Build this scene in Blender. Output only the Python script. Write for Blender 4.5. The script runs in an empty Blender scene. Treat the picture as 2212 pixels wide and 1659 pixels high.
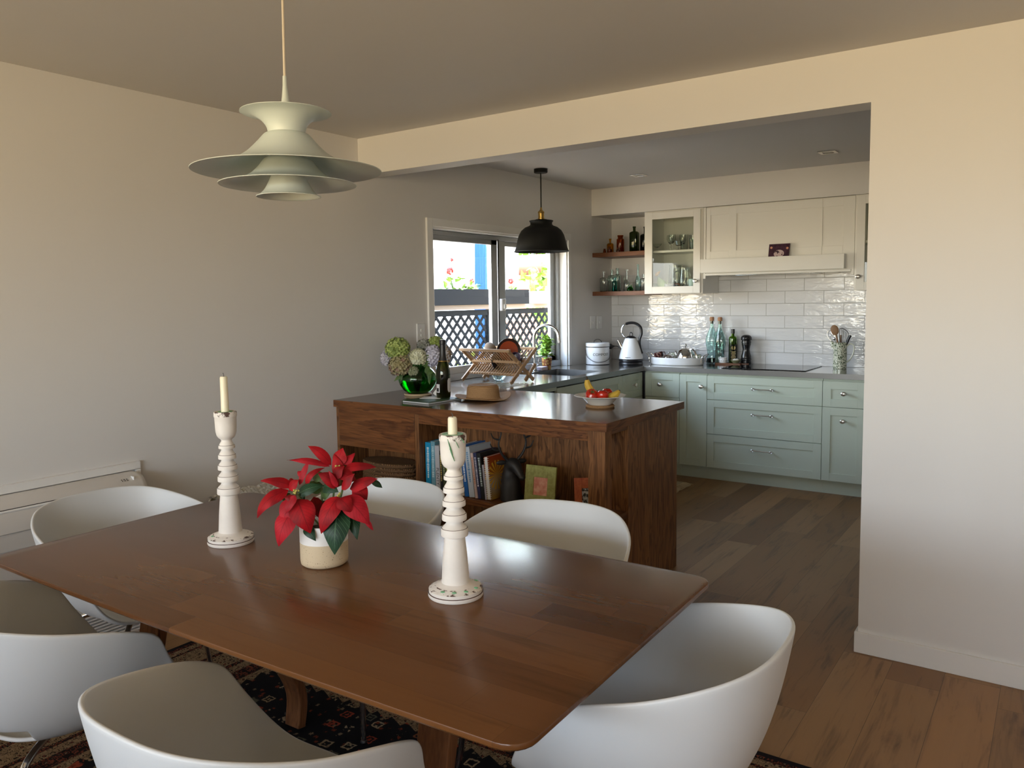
import bpy, bmesh, math, random
from mathutils import Vector, Matrix
random.seed(7)
S = bpy.context.scene
C = S.collection
PI = math.pi
R = math.radians

# ------------------------------------------------------------------ helpers
def sm(me, ang=35):
    for p in me.polygons: p.use_smooth = True
    try: me.set_sharp_from_angle(angle=R(ang))
    except Exception: pass

def obj(name, bm, mat, parent=None, loc=None, rz=0.0, smooth=True, bevel=0.0, ang=35, sub=0, solid=0.0, rot=None):
    me = bpy.data.meshes.new(name)
    bm.to_mesh(me); bm.free()
    mats = mat if isinstance(mat, (list, tuple)) else [mat]
    for m in mats: me.materials.append(m)
    if smooth: sm(me, ang)
    o = bpy.data.objects.new(name, me); C.objects.link(o)
    if parent: o.parent = parent
    if loc is not None: o.location = loc
    if rot is not None: o.rotation_euler = rot
    elif rz: o.rotation_euler = (0, 0, rz)
    if solid:
        md = o.modifiers.new('thickness', 'SOLIDIFY'); md.thickness = solid; md.offset = 0; md.use_even_offset = True
    if bevel:
        md = o.modifiers.new('bevel', 'BEVEL'); md.width = bevel; md.segments = 2; md.limit_method = 'ANGLE'; md.angle_limit = R(40)
    if sub:
        md = o.modifiers.new('sub', 'SUBSURF'); md.levels = sub; md.render_levels = sub
    return o

def tag(o, label, cat, group=None, kind=None):
    o['label'] = label
    o['category'] = cat
    if group: o['group'] = group
    if kind: o['kind'] = kind
    return o

def thing(name, label, cat, loc=(0, 0, 0), rz=0.0, group=None):
    o = bpy.data.objects.new(name, None); C.objects.link(o)
    o.empty_display_size = 0.05
    o.location = loc; o.rotation_euler = (0, 0, rz)
    return tag(o, label, cat, group)

def struct(name, bm, mat, label, cat, parent=None, **k):
    o = obj(name, bm, mat, parent, **k)
    if not parent:
        o['kind'] = 'structure'; o['label'] = label; o['category'] = cat
    return o

def sthing(name, label, cat, loc=(0, 0, 0)):
    o = thing(name, label, cat, loc); o['kind'] = 'structure'; return o

def copy_tree(o, parent=None):
    c = o.copy(); C.objects.link(c)
    if parent: c.parent = parent
    for ch in list(o.children): copy_tree(ch, c)
    return c

def NB(): return bmesh.new()

def box(bm, x0, x1, y0, y1, z0, z1, mi=0, M=None):
    vs = [bm.verts.new((x, y, z)) for x in (x0, x1) for y in (y0, y1) for z in (z0, z1)]
    if M is not None:
        for v in vs: v.co = M @ v.co
    for f in ((0, 1, 3, 2), (4, 6, 7, 5), (0, 4, 5, 1), (2, 3, 7, 6), (0, 2, 6, 4), (1, 5, 7, 3)):
        fc = bm.faces.new([vs[i] for i in f]); fc.material_index = mi
    return bm

def bx(x0, x1, y0, y1, z0, z1): return box(NB(), x0, x1, y0, y1, z0, z1)

def lathe(bm, prof, seg=32, c=(0, 0, 0), mis=None, closed=False, sx=1.0, sy=1.0, M=None):
    rings = []
    for r, z in prof:
        if r < 1e-5:
            v = bm.verts.new((c[0], c[1], c[2] + z)); rings.append([v])
        else:
            rings.append([bm.verts.new((c[0] + r * sx * math.cos(2 * PI * i / seg), c[1] + r * sy * math.sin(2 * PI * i / seg), c[2] + z)) for i in range(seg)])
    n = len(rings)
    for k in range(n - 1 if not closed else n):
        a, b = rings[k], rings[(k + 1) % n]
        mi = mis[k] if mis else 0
        for i in range(seg):
            j = (i + 1) % seg
            if len(a) == 1 and len(b) == 1: break
            if len(a) == 1: f = bm.faces.new((a[0], b[i], b[j]))
            elif len(b) == 1: f = bm.faces.new((a[i], a[j], b[0]))
            else: f = bm.faces.new((a[i], a[j], b[j], b[i]))
            f.material_index = mi
    if M is not None:
        for r_ in rings:
            for v in r_: v.co = M @ v.co
    return bm

def LA(prof, seg=32, **k):
    bm = lathe(NB(), prof, seg, **k)
    bmesh.ops.recalc_face_normals(bm, faces=bm.faces)
    return bm

def tube(bm, pts, r, seg=10, cap=True, closed=False, mi=0, flat=None):
    pts = [Vector(p) for p in pts]; n = len(pts)
    rs = r if isinstance(r, (list, tuple)) else [r] * n
    rings = []; up = None
    for i in range(n):
        if closed: t = (pts[(i + 1) % n] - pts[i - 1])
        else: t = pts[min(i + 1, n - 1)] - pts[max(i - 1, 0)]
        t.normalize()
        if up is None:
            up = Vector((0, 0, 1)) if abs(t.z) < .9 else Vector((1, 0, 0))
        s = t.cross(up)
        if s.length < 1e-4: s = t.cross(Vector((0, 1, 0)))
        s.normalize(); u2 = s.cross(t).normalized(); up = u2
        fa, fb = flat if flat else (1, 1)
        rings.append([bm.verts.new(pts[i] + s * math.cos(2 * PI * k / seg) * rs[i] * fa + u2 * math.sin(2 * PI * k / seg) * rs[i] * fb) for k in range(seg)])
    for i in range(n if closed else n - 1):
        a, b = rings[i], rings[(i + 1) % n]
        for k in range(seg):
            f = bm.faces.new((a[k], a[(k + 1) % seg], b[(k + 1) % seg], b[k])); f.material_index = mi
    if cap and not closed:
        bm.faces.new(rings[0][::-1]).material_index = mi; bm.faces.new(rings[-1]).material_index = mi
    return bm

def TB(pts, r, seg=10, **k): return tube(NB(), pts, r, seg, **k)

def smooth_path(pts, n=6, closed=False):
    P = [Vector(p) for p in pts]; out = []; m = len(P)
    rng = range(m) if closed else range(m - 1)
    for i in rng:
        if closed: p0, p1, p2, p3 = P[i - 1], P[i], P[(i + 1) % m], P[(i + 2) % m]
        else: p0, p1, p2, p3 = P[max(i - 1, 0)], P[i], P[i + 1], P[min(i + 2, m - 1)]
        for k in range(n):
            t = k / n
            out.append(.5 * ((2 * p1) + (-p0 + p2) * t + (2 * p0 - 5 * p1 + 4 * p2 - p3) * t * t + (-p0 + 3 * p1 - 3 * p2 + p3) * t ** 3))
    if not closed: out.append(P[-1])
    return out

def ball(bm, c, rx, ry=None, rz=None, seg=16, rings=10, mi=0, M=None):
    ry = ry or rx; rz = rz or rx
    prof = [(math.sin(PI * i / rings), -math.cos(PI * i / rings)) for i in range(rings + 1)]
    vs0 = len(bm.verts)
    b2 = NB(); lathe(b2, [(max(a, 0), z) for a, z in prof], seg)
    MM = Matrix.Translation(c) @ (M or Matrix.Identity(4)) @ Matrix.Diagonal((rx, ry, rz, 1))
    mp = {}
    for v in b2.verts: mp[v] = bm.verts.new(MM @ v.co)
    for f in b2.faces:
        nf = bm.faces.new([mp[v] for v in f.verts]); nf.material_index = mi
    b2.free()
    return bm

def poly(bm, pts, z0, z1, mi=0, M=None):
    a = [bm.verts.new((p[0], p[1], z0)) for p in pts]; b = [bm.verts.new((p[0], p[1], z1)) for p in pts]
    n = len(pts)
    fs = [bm.faces.new(a[::-1]), bm.faces.new(b)]
    for i in range(n): fs.append(bm.faces.new((a[i], a[(i + 1) % n], b[(i + 1) % n], b[i])))
    for f in fs: f.material_index = mi
    if M is not None:
        for v in a + b: v.co = M @ v.co
    return bm

def rrect(x0, x1, y0, y1, r, n=5):
    out = []
    for cx, cy, a0 in ((x1 - r, y1 - r, 0), (x0 + r, y1 - r, 90), (x0 + r, y0 + r, 180), (x1 - r, y0 + r, 270)):
        for i in range(n + 1):
            a = R(a0 + 90 * i / n); out.append((cx + r * math.cos(a), cy + r * math.sin(a)))
    return out

def text_bm(s, size, depth=0.0006, M=None):
    cu = bpy.data.curves.new('t', 'FONT'); cu.body = s; cu.size = size; cu.extrude = depth; cu.align_x = 'CENTER'; cu.align_y = 'CENTER'
    o = bpy.data.objects.new('t', cu); C.objects.link(o)
    dg = bpy.context.evaluated_depsgraph_get(); dg.update()
    me = bpy.data.meshes.new_from_object(o.evaluated_get(dg))
    bm = NB(); bm.from_mesh(me)
    bpy.data.objects.remove(o); bpy.data.curves.remove(cu); bpy.data.meshes.remove(me)
    if M is not None:
        for v in bm.verts: v.co = M @ v.co
    return bm

# ------------------------------------------------------------------ materials
class NT:
    def __init__(s, name):
        s.m = bpy.data.materials.new(name); s.m.use_nodes = True
        s.t = s.m.node_tree; s.n = s.t.nodes; s.l = s.t.links
        s.b = s.n['Principled BSDF']; s.out = s.n['Material Output']
    def new(s, k, **a):
        n = s.n.new(k)
        for q, v in a.items(): setattr(n, q, v)
        return n
    def put(s, sock, v):
        if hasattr(v, 'is_output') or hasattr(v, 'links'): s.l.new(v, sock)
        elif v is not None:
            if isinstance(v, tuple) and len(v) == 3 and sock.type == 'RGBA': v = (*v, 1)
            sock.default_value = v
    def math(s, op, a, b=None, c=None):
        n = s.new('ShaderNodeMath', operation=op)
        s.put(n.inputs[0], a)
        if b is not None: s.put(n.inputs[1], b)
        if c is not None: s.put(n.inputs[2], c)
        return n.outputs[0]
    def obj(s): return s.new('ShaderNodeTexCoord').outputs['Object']
    def uv(s): return s.new('ShaderNodeTexCoord').outputs['UV']
    def sep(s, v):
        n = s.new('ShaderNodeSeparateXYZ'); s.l.new(v, n.inputs[0]); return n.outputs
    def comb(s, x, y, z):
        n = s.new('ShaderNodeCombineXYZ'); s.put(n.inputs[0], x); s.put(n.inputs[1], y); s.put(n.inputs[2], z); return n.outputs[0]
    def mapv(s, v, scale=(1, 1, 1), loc=(0, 0, 0), rot=(0, 0, 0)):
        n = s.new('ShaderNodeMapping'); s.l.new(v, n.inputs['Vector'])
        n.inputs['Scale'].default_value = scale; n.inputs['Location'].default_value = loc; n.inputs['Rotation'].default_value = rot
        return n.outputs[0]
    def noise(s, v, scale=5, detail=3, rough=.5, dist=0, col=False):
        n = s.new('ShaderNodeTexNoise'); s.l.new(v, n.inputs['Vector'])
        n.inputs['Scale'].default_value = scale; n.inputs['Detail'].default_value = detail
        n.inputs['Roughness'].default_value = rough; n.inputs['Distortion'].default_value = dist
        return n.outputs['Color' if col else 'Fac']
    def ramp(s, f, stops, interp='LINEAR'):
        n = s.new('ShaderNodeValToRGB'); s.put(n.inputs[0], f); e = n.color_ramp.elements; n.color_ramp.interpolation = interp
        while len(e) > 1: e.remove(e[-1])
        for i, (p, c) in enumerate(stops):
            q = e[0] if i == 0 else e.new(p)
            q.position = p; q.color = (*c, 1) if isinstance(c, tuple) else (c, c, c, 1)
        return n.outputs[0]
    def mix(s, f, a, b, mode='MIX'):
        n = s.new('ShaderNodeMix', data_type='RGBA', blend_type=mode)
        s.put(n.inputs[0], f); s.put(n.inputs[6], a); s.put(n.inputs[7], b); return n.outputs[2]
    def bump(s, h, strength=.2, dist=.01):
        n = s.new('ShaderNodeBump'); n.inputs['Strength'].default_value = strength; n.inputs['Distance'].default_value = dist
        s.put(n.inputs['Height'], h); s.l.new(n.outputs[0], s.b.inputs['Normal'])
    def set(s, **k):
        for q, v in k.items():
            s.put(s.b.inputs[{'col': 'Base Color', 'rough': 'Roughness', 'metal': 'Metallic', 'trans': 'Transmission Weight', 'ior': 'IOR', 'coat': 'Coat Weight', 'coatr': 'Coat Roughness', 'sss': 'Subsurface Weight', 'alpha': 'Alpha', 'spec': 'Specular IOR Level', 'sheen': 'Sheen Weight'}[q]], v)
        return s

def mat(name, col, rough=.5, metal=0, **k):
    t = NT(name); t.set(col=col, rough=rough, metal=metal, **k); return t.m

def paint(name, col, rough=.6, bs=.02, scale=180):
    t = NT(name); t.set(rough=rough)
    v = t.obj(); n = t.noise(v, 1.3, 2)
    t.set(col=t.mix(.5, col, t.ramp(n, [(.3, tuple(c * .97 for c in col)), (.7, tuple(min(1, c * 1.02) for c in col))])))
    t.bump(t.noise(v, scale, 2), bs, .002)
    return t.m

def wood(name, light, dark, axis='x', rough=.35, ring=5.0, coat=0, sc=1.0, deep=.6):
    t = NT(name); v = t.obj()
    big = {'x': (.9, 6, 6), 'y': (6, .9, 6), 'z': (6, 6, .9)}[axis]
    fine = {'x': (6, 160, 160), 'y': (160, 6, 160), 'z': (160, 160, 6)}[axis]
    a = t.noise(t.mapv(v, tuple(q * sc for q in big)), 1.6, 4, .55, .9)
    rings = t.math('FRACT', t.math('MULTIPLY', a, ring))
    rg = t.ramp(rings, [(0, 0.0), (.55, .75), (.85, 1.0), (1, .1)])
    g = t.noise(t.mapv(v, tuple(q * sc for q in fine)), 1, 2)
    gg = t.ramp(g, [(.35, 0.0), (.65, 1.0)])
    f = t.math('ADD', t.math('MULTIPLY', rg, deep), t.math('MULTIPLY', gg, 1 - deep))
    t.set(col=t.mix(f, dark, light), rough=rough, coat=coat, coatr=.12, spec=.3)
    t.bump(f, .08, .001)
    return t.m

def planks(name, width, length, cols, axis='y', rough=.4, gap=.0012, grain=.5, coat=0, gapcol=(.02, .012, .008), rvar=.1, bump=.1, dist=1.3):
    t = NT(name); s = t.sep(t.obj())
    u, w = (s[1], s[0]) if axis == 'y' else (s[0], s[1])
    wi = t.math('DIVIDE', w, width); wid = t.math('FLOOR', wi); wf = t.math('FRACT', wi)
    wn = t.new('ShaderNodeTexWhiteNoise', noise_dimensions='1D'); t.l.new(wid, wn.inputs['W'])
    ui = t.math('ADD', t.math('DIVIDE', u, length), t.math('MULTIPLY', wn.outputs[0], 7.31)); uid = t.math('FLOOR', ui); uf = t.math('FRACT', ui)
    w2 = t.new('ShaderNodeTexWhiteNoise', noise_dimensions='2D'); t.l.new(t.comb(wid, uid, 0), w2.inputs['Vector'])
    rnd = w2.outputs[0]
    sh = t.math('MULTIPLY', rnd, 53.0)
    gv = t.comb(t.math('ADD', t.math('MULTIPLY', w, 7), sh), t.math('ADD', t.math('MULTIPLY', u, 1.0), sh), sh)
    a = t.noise(gv, 1.8, 5, .6, dist)
    g2 = t.noise(t.comb(t.math('MULTIPLY', w, 90), t.math('MULTIPLY', u, 4), sh), 1, 3)
    f = t.math('ADD', t.math('MULTIPLY', a, .72), t.math('MULTIPLY', g2, .28))
    base = t.ramp(rnd, [(i / (len(cols) - 1), c) for i, c in enumerate(cols)])
    k = t.ramp(f, [(.32, 1 - grain), (.5, 1.0), (.68, 1 + .0)])
    kk = t.ramp(f, [(.30, (1 - grain, 1 - grain * 1.05, 1 - grain * 1.1)), (.48, (.92, .91, .9)), (.7, (1., 1., 1.))])
    col = t.mix(1.0, base, kk, 'MULTIPLY')
    e1 = t.math('LESS_THAN', t.math('MINIMUM', wf, t.math('SUBTRACT', 1.0, wf)), gap / width)
    e2 = t.math('LESS_THAN', t.math('MINIMUM', uf, t.math('SUBTRACT', 1.0, uf)), gap / length)
    e = t.math('MAXIMUM', e1, e2)
    col = t.mix(t.math('MULTIPLY', e, .65), col, gapcol)
    t.set(col=col, rough=t.math('ADD', rough, t.math('MULTIPLY', f, rvar)), coat=coat, coatr=.12, spec=.32)
    t.bump(t.math('SUBTRACT', f, e), bump, .0015)
    return t.m

def glass(name, col, rough=.02, ior=1.45):
    t = NT(name); t.set(col=col, rough=rough, trans=1.0, ior=ior); return t.m

def pane_mat(name, tint=(.97, .99, .98)):
    t = NT(name); n = t.n; n.remove(t.b)
    tr = t.new('ShaderNodeBsdfTransparent'); tr.inputs[0].default_value = (*tint, 1)
    gl = t.new('ShaderNodeBsdfGlossy'); gl.inputs['Roughness'].default_value = .01
    fr = t.new('ShaderNodeFresnel'); gm = t.new('ShaderNodeNewGeometry'); t.l.new(t.math('SUBTRACT', 1.45, t.math('MULTIPLY', gm.outputs['Backfacing'], .4499)), fr.inputs[0])
    mx = t.new('ShaderNodeMixShader'); t.l.new(fr.outputs[0], mx.inputs[0]); t.l.new(tr.outputs[0], mx.inputs[1]); t.l.new(gl.outputs[0], mx.inputs[2])
    t.l.new(mx.outputs[0], t.out.inputs[0]); return t.m

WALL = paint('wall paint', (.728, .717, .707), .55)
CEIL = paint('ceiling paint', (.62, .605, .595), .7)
CABW = paint('white cabinet lacquer', (.80, .79, .745), .33, .005)
SAGE = paint('sage cabinet lacquer', (.585, .655, .545), .34, .005)
TRIM = paint('white trim gloss', (.80, .80, .79), .3, .004)
WHP = mat('white plastic', (.80, .80, .80), .28)
WHG = mat('white enamel', (.82, .83, .84), .18)
ALU = mat('window aluminium', (.40, .41, .42), .4, .6)
STEEL = NT('brushed steel'); STEEL.set(col=(.62, .62, .60), metal=1.0)
STEEL.set(rough=STEEL.math('ADD', .10, STEEL.math('MULTIPLY', STEEL.noise(STEEL.mapv(STEEL.obj(), (4, 60, 60)), 2, 2), .08))); STEEL = STEEL.m
CHROME = mat('chrome', (.72, .72, .73), .1, 1.0)
NICKEL = mat('satin nickel', (.72, .69, .64), .3, 1.0)
BLACKM = mat('matt black metal', (.006, .0065, .006), .55, spec=.25)
BLACKP = mat('black plastic', (.012, .012, .014), .3)
BLACKG = mat('black glass', (.006, .006, .008), .04)
BRASS = mat('brass', (.52, .34, .10), .3, 1.0)
OAKX = wood('stained oak long grain', (.22, .085, .027), (.06, .019, .007), 'x', .38, 7)
OAKZ = wood('stained oak upright grain', (.27, .122, .045), (.062, .022, .008), 'z', .4, 8)
OAKY = wood('stained oak cross grain', (.20, .082, .028), (.05, .017, .007), 'y', .4, 7)
SHELFW = wood('floating shelf wood', (.20, .075, .032), (.11, .04, .018), 'x', .4, 4)
PALEW = wood('beech', (.52, .33, .18), (.40, .24, .12), 'x', .5, 4)
PALEWY = wood('beech cross', (.52, .33, .18), (.40, .24, .12), 'y', .5, 4)
FLOORM = planks('vinyl plank floor', .182, 1.22, [(.19, .088, .032), (.30, .158, .062), (.34, .195, .088), (.225, .114, .045), (.36, .19, .078)], 'y', .33, .0008, .62, 0, rvar=.12, bump=.05)
TABLEM = planks('solid timber table top', .098, .85, [(.085, .030, .009), (.155, .062, .019), (.105, .039, .012), (.155, .064, .022), (.12, .045, .014)], 'x', .2, .0002, .42, .1, rvar=.08, bump=.02, dist=.35)
ISLTOP = planks('island bench top timber', .16, 1.8, [(.085, .036, .018), (.11, .048, .024), (.075, .03, .015)], 'x', .13, .0003, .35, .3, rvar=.06, bump=.02)
WALNUT = wood('table leg timber', (.20, .085, .036), (.085, .032, .014), 'z', .35, 5)
WGLASS = pane_mat('window glass')
CGLASS = pane_mat('cabinet glass', (.95, .97, .95))
CLEARG = glass('clear glass', (.93, .97, .95))
AQUAG = glass('aqua glass', (.74, .91, .88))
PALEG = glass('pale aqua glass', (.80, .93, .89))
AMBERG = glass('amber glass', (.55, .17, .02))
YELLG = glass('yellow amber glass', (.75, .42, .04))
OLIVEG = glass('olive green glass', (.14, .22, .05))
GREENG = glass('green vase glass', (.015, .36, .04))
DKGREENG = glass('dark green bottle glass', (.05, .07, .02))
TEALG = glass('teal glass', (.08, .5, .45))
WATER = glass('water', (.85, .97, .93), 0, 1.33)
IVORY = mat('ivory wax', (.80, .74, .56), .4, sss=.1)
STONE = NT('speckled stoneware'); _n = STONE.noise(STONE.obj(), 260, 1)
STONE.set(col=STONE.mix(STONE.ramp(_n, [(.68, 0.0), (.72, 1.0)]), (.60, .48, .32), (.25, .17, .10)), rough=.7); STONE = STONE.m
SOIL = mat('potting soil', (.03, .02, .014), .95)
STRAW = NT('woven straw'); _v = STRAW.obj(); _s = STRAW.sep(_v)
_r = STRAW.math('SQRT', STRAW.math('ADD', STRAW.math('MULTIPLY', _s[0], _s[0]), STRAW.math('MULTIPLY', _s[1], _s[1])))
_a = STRAW.math('SINE', STRAW.math('MULTIPLY', STRAW.math('ADD', _r, _s[2]), 1500))
_f = STRAW.math('ADD', STRAW.math('MULTIPLY', STRAW.math('ADD', _a, 1.0), .18), STRAW.math('MULTIPLY', STRAW.noise(_v, 260, 2), .65))
STRAW.set(col=STRAW.mix(_f, (.20, .105, .045), (.52, .32, .16)), rough=.85, spec=.2); STRAW.bump(_f, .5, .0015); STRAW = STRAW.m
BASKETM = NT('coiled basket'); _v = BASKETM.obj(); _s = BASKETM.sep(_v)
_r = BASKETM.math('SQRT', BASKETM.math('ADD', BASKETM.math('MULTIPLY', _s[0], _s[0]), BASKETM.math('MULTIPLY', _s[1], _s[1])))
_f = BASKETM.math('SINE', BASKETM.math('MULTIPLY', BASKETM.math('ADD', _r, _s[2]), 1100)); _g = BASKETM.math('SINE', BASKETM.math('MULTIPLY', BASKETM.math('ARCTAN2', _s[1], _s[0]), 150))
_h = BASKETM.math('MULTIPLY', BASKETM.math('ADD', _f, _g), .5)
BASKETM.set(col=BASKETM.ramp(_h, [(.0, (.07, .03, .012)), (.5, (.36, .19, .075)), (1, (.55, .36, .17))]), rough=.7); BASKETM.bump(_h, .6, .002); BASKETM = BASKETM.m
PAPER = mat('paper', (.78, .77, .73), .7)

def tiles_mat():
    t = NT('glazed subway tile'); s = t.sep(t.obj())
    br = t.new('ShaderNodeTexBrick'); br.offset = .5
    t.l.new(t.comb(t.math('ADD', s[0], -.069 + .15), t.math('ADD', s[2], .008), 0), br.inputs['Vector'])
    for k, v in dict(Scale=1.0, **{'Mortar Size': .0022, 'Mortar Smooth': .4, 'Bias': 0.0, 'Brick Width': .3, 'Row Height': .1}).items(): br.inputs[k].default_value = v
    br.inputs['Color1'].default_value = (.0, .0, .0, 1); br.inputs['Color2'].default_value = (1, 1, 1, 1); br.inputs['Mortar'].default_value = (.5, .5, .5, 1)
    f = br.outputs['Fac']
    # each tile its own wavy glaze
    sh = t.math('MULTIPLY', t.sep(br.outputs['Color'])[0], 9.0)
    nv = t.comb(t.math('ADD', t.math('MULTIPLY', s[0], 9), sh), t.math('MULTIPLY', s[2], 26), sh)
    w = t.noise(nv, 1.0, 3, .5, .9)
    t.set(ior=1.62); t.set(col=t.mix(f, (.70, .705, .715), (.42, .41, .39)), rough=t.math('ADD', .06, t.math('MULTIPLY', f, .6)))
    n1 = t.new('ShaderNodeBump'); n1.inputs['Strength'].default_value = .55; n1.inputs['Distance'].default_value = .006; t.l.new(w, n1.inputs['Height'])
    n2 = t.new('ShaderNodeBump', invert=True); n2.inputs['Strength'].default_value = .8; n2.inputs['Distance'].default_value = .002; t.l.new(f, n2.inputs['Height']); t.l.new(n1.outputs[0], n2.inputs['Normal'])
    t.l.new(n2.outputs[0], t.b.inputs['Normal'])
    return t.m
TILE = tiles_mat()

def rug_mat(x0, x1, y0, y1):
    t = NT('persian rug wool'); v = t.obj(); s = t.sep(v)
    dx = t.math('MINIMUM', t.math('SUBTRACT', s[0], x0), t.math('SUBTRACT', x1, s[0]))
    dy = t.math('MINIMUM', t.math('SUBTRACT', s[1], y0), t.math('SUBTRACT', y1, s[1]))
    d = t.math('MINIMUM', dx, dy)
    def vor(scale, rnd=.75, feat='F1', vv=None):
        n = t.new('ShaderNodeTexVoronoi', feature=feat, distance='CHEBYCHEV' if feat == 'F1' else 'EUCLIDEAN'); n.inputs['Scale'].default_value = scale; n.inputs['Randomness'].default_value = rnd
        t.l.new(vv if vv is not None else v, n.inputs['Vector']); return n
    wob = t.mapv(v, (1, 1, 1))
    jit = t.new('ShaderNodeVectorMath', operation='ADD'); t.l.new(v, jit.inputs[0])
    sc = t.new('ShaderNodeVectorMath', operation='SCALE'); t.l.new(t.noise(v, 70, 2, col=True), sc.inputs[0]); sc.inputs['Scale'].default_value = .018; t.l.new(sc.outputs[0], jit.inputs[1]); jv = jit.outputs[0]
    a = vor(13, .8, 'F1', jv)
    ring = t.ramp(a.outputs['Distance'], [(0, 1.0), (.06, 1.0), (.07, 0.0), (.15, 0.0), (.16, 1.0), (.23, 1.0), (.24, 0.0)], 'CONSTANT')
    b = vor(34, .9, 'F1', jv)
    small = t.ramp(b.outputs['Distance'], [(0, 1.0), (.20, 0.0)], 'CONSTANT')
    pick = t.math('GREATER_THAN', t.sep(b.outputs['Color'])[0], .45)
    small = t.math('MULTIPLY', small, pick)
    msk = t.math('MAXIMUM', ring, small)
    ccol = t.ramp(t.sep(a.outputs['Color'])[1], [(0, (.25, .185, .115)), (.35, (.26, .05, .03)), (.55, (.30, .23, .15)), (.75, (.09, .09, .065)), (.9, (.22, .085, .045))], 'CONSTANT')
    scol = t.ramp(t.sep(b.outputs['Color'])[2], [(0, (.26, .195, .12)), (.5, (.15, .035, .02)), (.75, (.16, .12, .08))], 'CONSTANT')
    field = t.mix(msk, (.008, .008, .011), t.mix(small, ccol, scol))
    # border: dense beige ground with dark and red figures
    c = vor(46, .5, 'F1', jv)
    bf = t.ramp(c.outputs['Distance'], [(0, (.19, .04, .027)), (.12, (.012, .01, .01)), (.24, (.24, .17, .105)), (.42, (.02, .016, .014)), (.47, (.21, .145, .09))], 'CONSTANT')
    bf2 = t.ramp(c.outputs['Distance'], [(0, (.22, .16, .10)), (.14, (.012, .01, .012)), (.33, (.18, .05, .03)), (.42, (.01, .008, .01))], 'CONSTANT')
    band = t.ramp(t.math('MULTIPLY', d, 1.5), [(0, 0.0), (.06, 1.0), (.11, 0.0), (.13, 1.0), (.30, 0.0), (.33, 1.0), (.50, 0.0), (.53, 1.0), (.60, 0.0), (.70, 1.0)], 'CONSTANT')
    border = t.mix(band, bf2, bf)
    zz = t.math('ADD', d, t.math('MULTIPLY', t.math('PINGPONG', t.math('ADD', s[0], s[1]), .035), .8))
    inb = t.math('LESS_THAN', zz, .52)
    col = t.mix(inb, field, border)
    col = t.mix(t.math('LESS_THAN', d, .022), col, (.012, .01, .014))
    fl = t.noise(v, 500, 1)
    t.set(col=t.mix(.4, col, t.mix(1.0, col, t.ramp(fl, [(.3, .6), (.7, 1.3)]), 'MULTIPLY')), rough=.95, spec=.1)
    t.bump(fl, .5, .003)
    return t.m

def leaf_mat(name, a, b, vein, rough=.4, k=.5):
    t = NT(name); s = t.sep(t.uv())
    u, w = s[0], s[1]
    c = t.math('ABSOLUTE', t.math('SUBTRACT', w, .5))
    mid = t.math('LESS_THAN', c, .025)
    sv = t.math('FRACT', t.math('SUBTRACT', t.math('MULTIPLY', u, 9), t.math('MULTIPLY', c, 6)))
    side = t.math('LESS_THAN', sv, .1)
    vn = t.math('MAXIMUM', mid, side)
    n = t.noise(t.obj(), 22, 2)
    base = t.mix(t.ramp(n, [(.35, 0.0), (.65, 1.0)]), a, b)
    t.set(col=t.mix(t.math('MULTIPLY', vn, k), base, vein), rough=rough, spec=.22)
    t.bump(t.math('SUBTRACT', 1.0, vn), .3, .002)
    return t.m
REDL = leaf_mat('red bract', (.36, .003, .008), (.17, .002, .005), (.06, .0, .002), .6, .45)
PINKL = leaf_mat('pinkish bract', (.42, .010, .020), (.27, .005, .012), (.11, .001, .004), .6, .5)
GREENL = leaf_mat('dark green leaf', (.007, .028, .013), (.014, .045, .018), (.08, .15, .08), .4, .6)
FRESHL = leaf_mat('fresh green leaf', (.16, .33, .04), (.32, .50, .08), (.4, .55, .15), .5, .4)
OLIVL = leaf_mat('olive green leaf', (.05, .10, .03), (.09, .14, .04), (.16, .2, .08), .5, .4)

def leaf(bm, uvl, base, tip, width, arch=.0, nrm=(0, 0, 1), fold=.18, nseg=9, wave=0.0, blunt=.45, mi=0):
    base = Vector(base); tip = Vector(tip); nrm = Vector(nrm).normalized()
    ax = tip - base; side = ax.cross(nrm).normalized(); n2 = side.cross(ax).normalized()
    L = ax.length; grid = []
    ph = random.uniform(0, 6)
    for i in range(nseg + 1):
        t = i / nseg
        p = base + ax * t + n2 * (arch * 4 * t * (1 - t))
        w = width * .5 * (math.sin(PI * min(1, t ** .75)) ** .85) * (1 - .25 * t) if 0 < t < 1 else width * .012
        row = []
        for j in range(5):
            q = (j - 2) / 2
            row.append(bm.verts.new(p + side * q * w - n2 * (abs(q) ** 1.3) * w * fold * (1 if fold > 0 else 1) + n2 * wave * math.sin(t * 9 + q * 2 + ph) * abs(q)))
        grid.append(row)
    for i in range(nseg):
        for j in range(4):
            f = bm.faces.new((grid[i][j], grid[i][j + 1], grid[i + 1][j + 1], grid[i + 1][j])); f.material_index = mi
            for l, (a, b) in zip(f.loops, ((i, j), (i, j + 1), (i + 1, j + 1), (i + 1, j))):
                l[uvl].uv = (a / nseg, b / 4)
    return bm

def leafbm():
    bm = NB(); return bm, bm.loops.layers.uv.new('UVMap')

# ================================================================== THE ROOM
H = 2.4; XR = 6.4; YB = -7.0; YK = 3.182
struct('floor', bx(-.1, XR + .1, YB - .1, YK + .1, -.1, 0), FLOORM, 'brown timber plank floor running from dining room into kitchen', 'floor', smooth=False)
struct('ceiling', bx(-.15, XR + .15, YB - .15, YK + .15, H, H + .15), CEIL, 'plain off-white ceiling over both rooms', 'ceiling', smooth=False)
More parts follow.
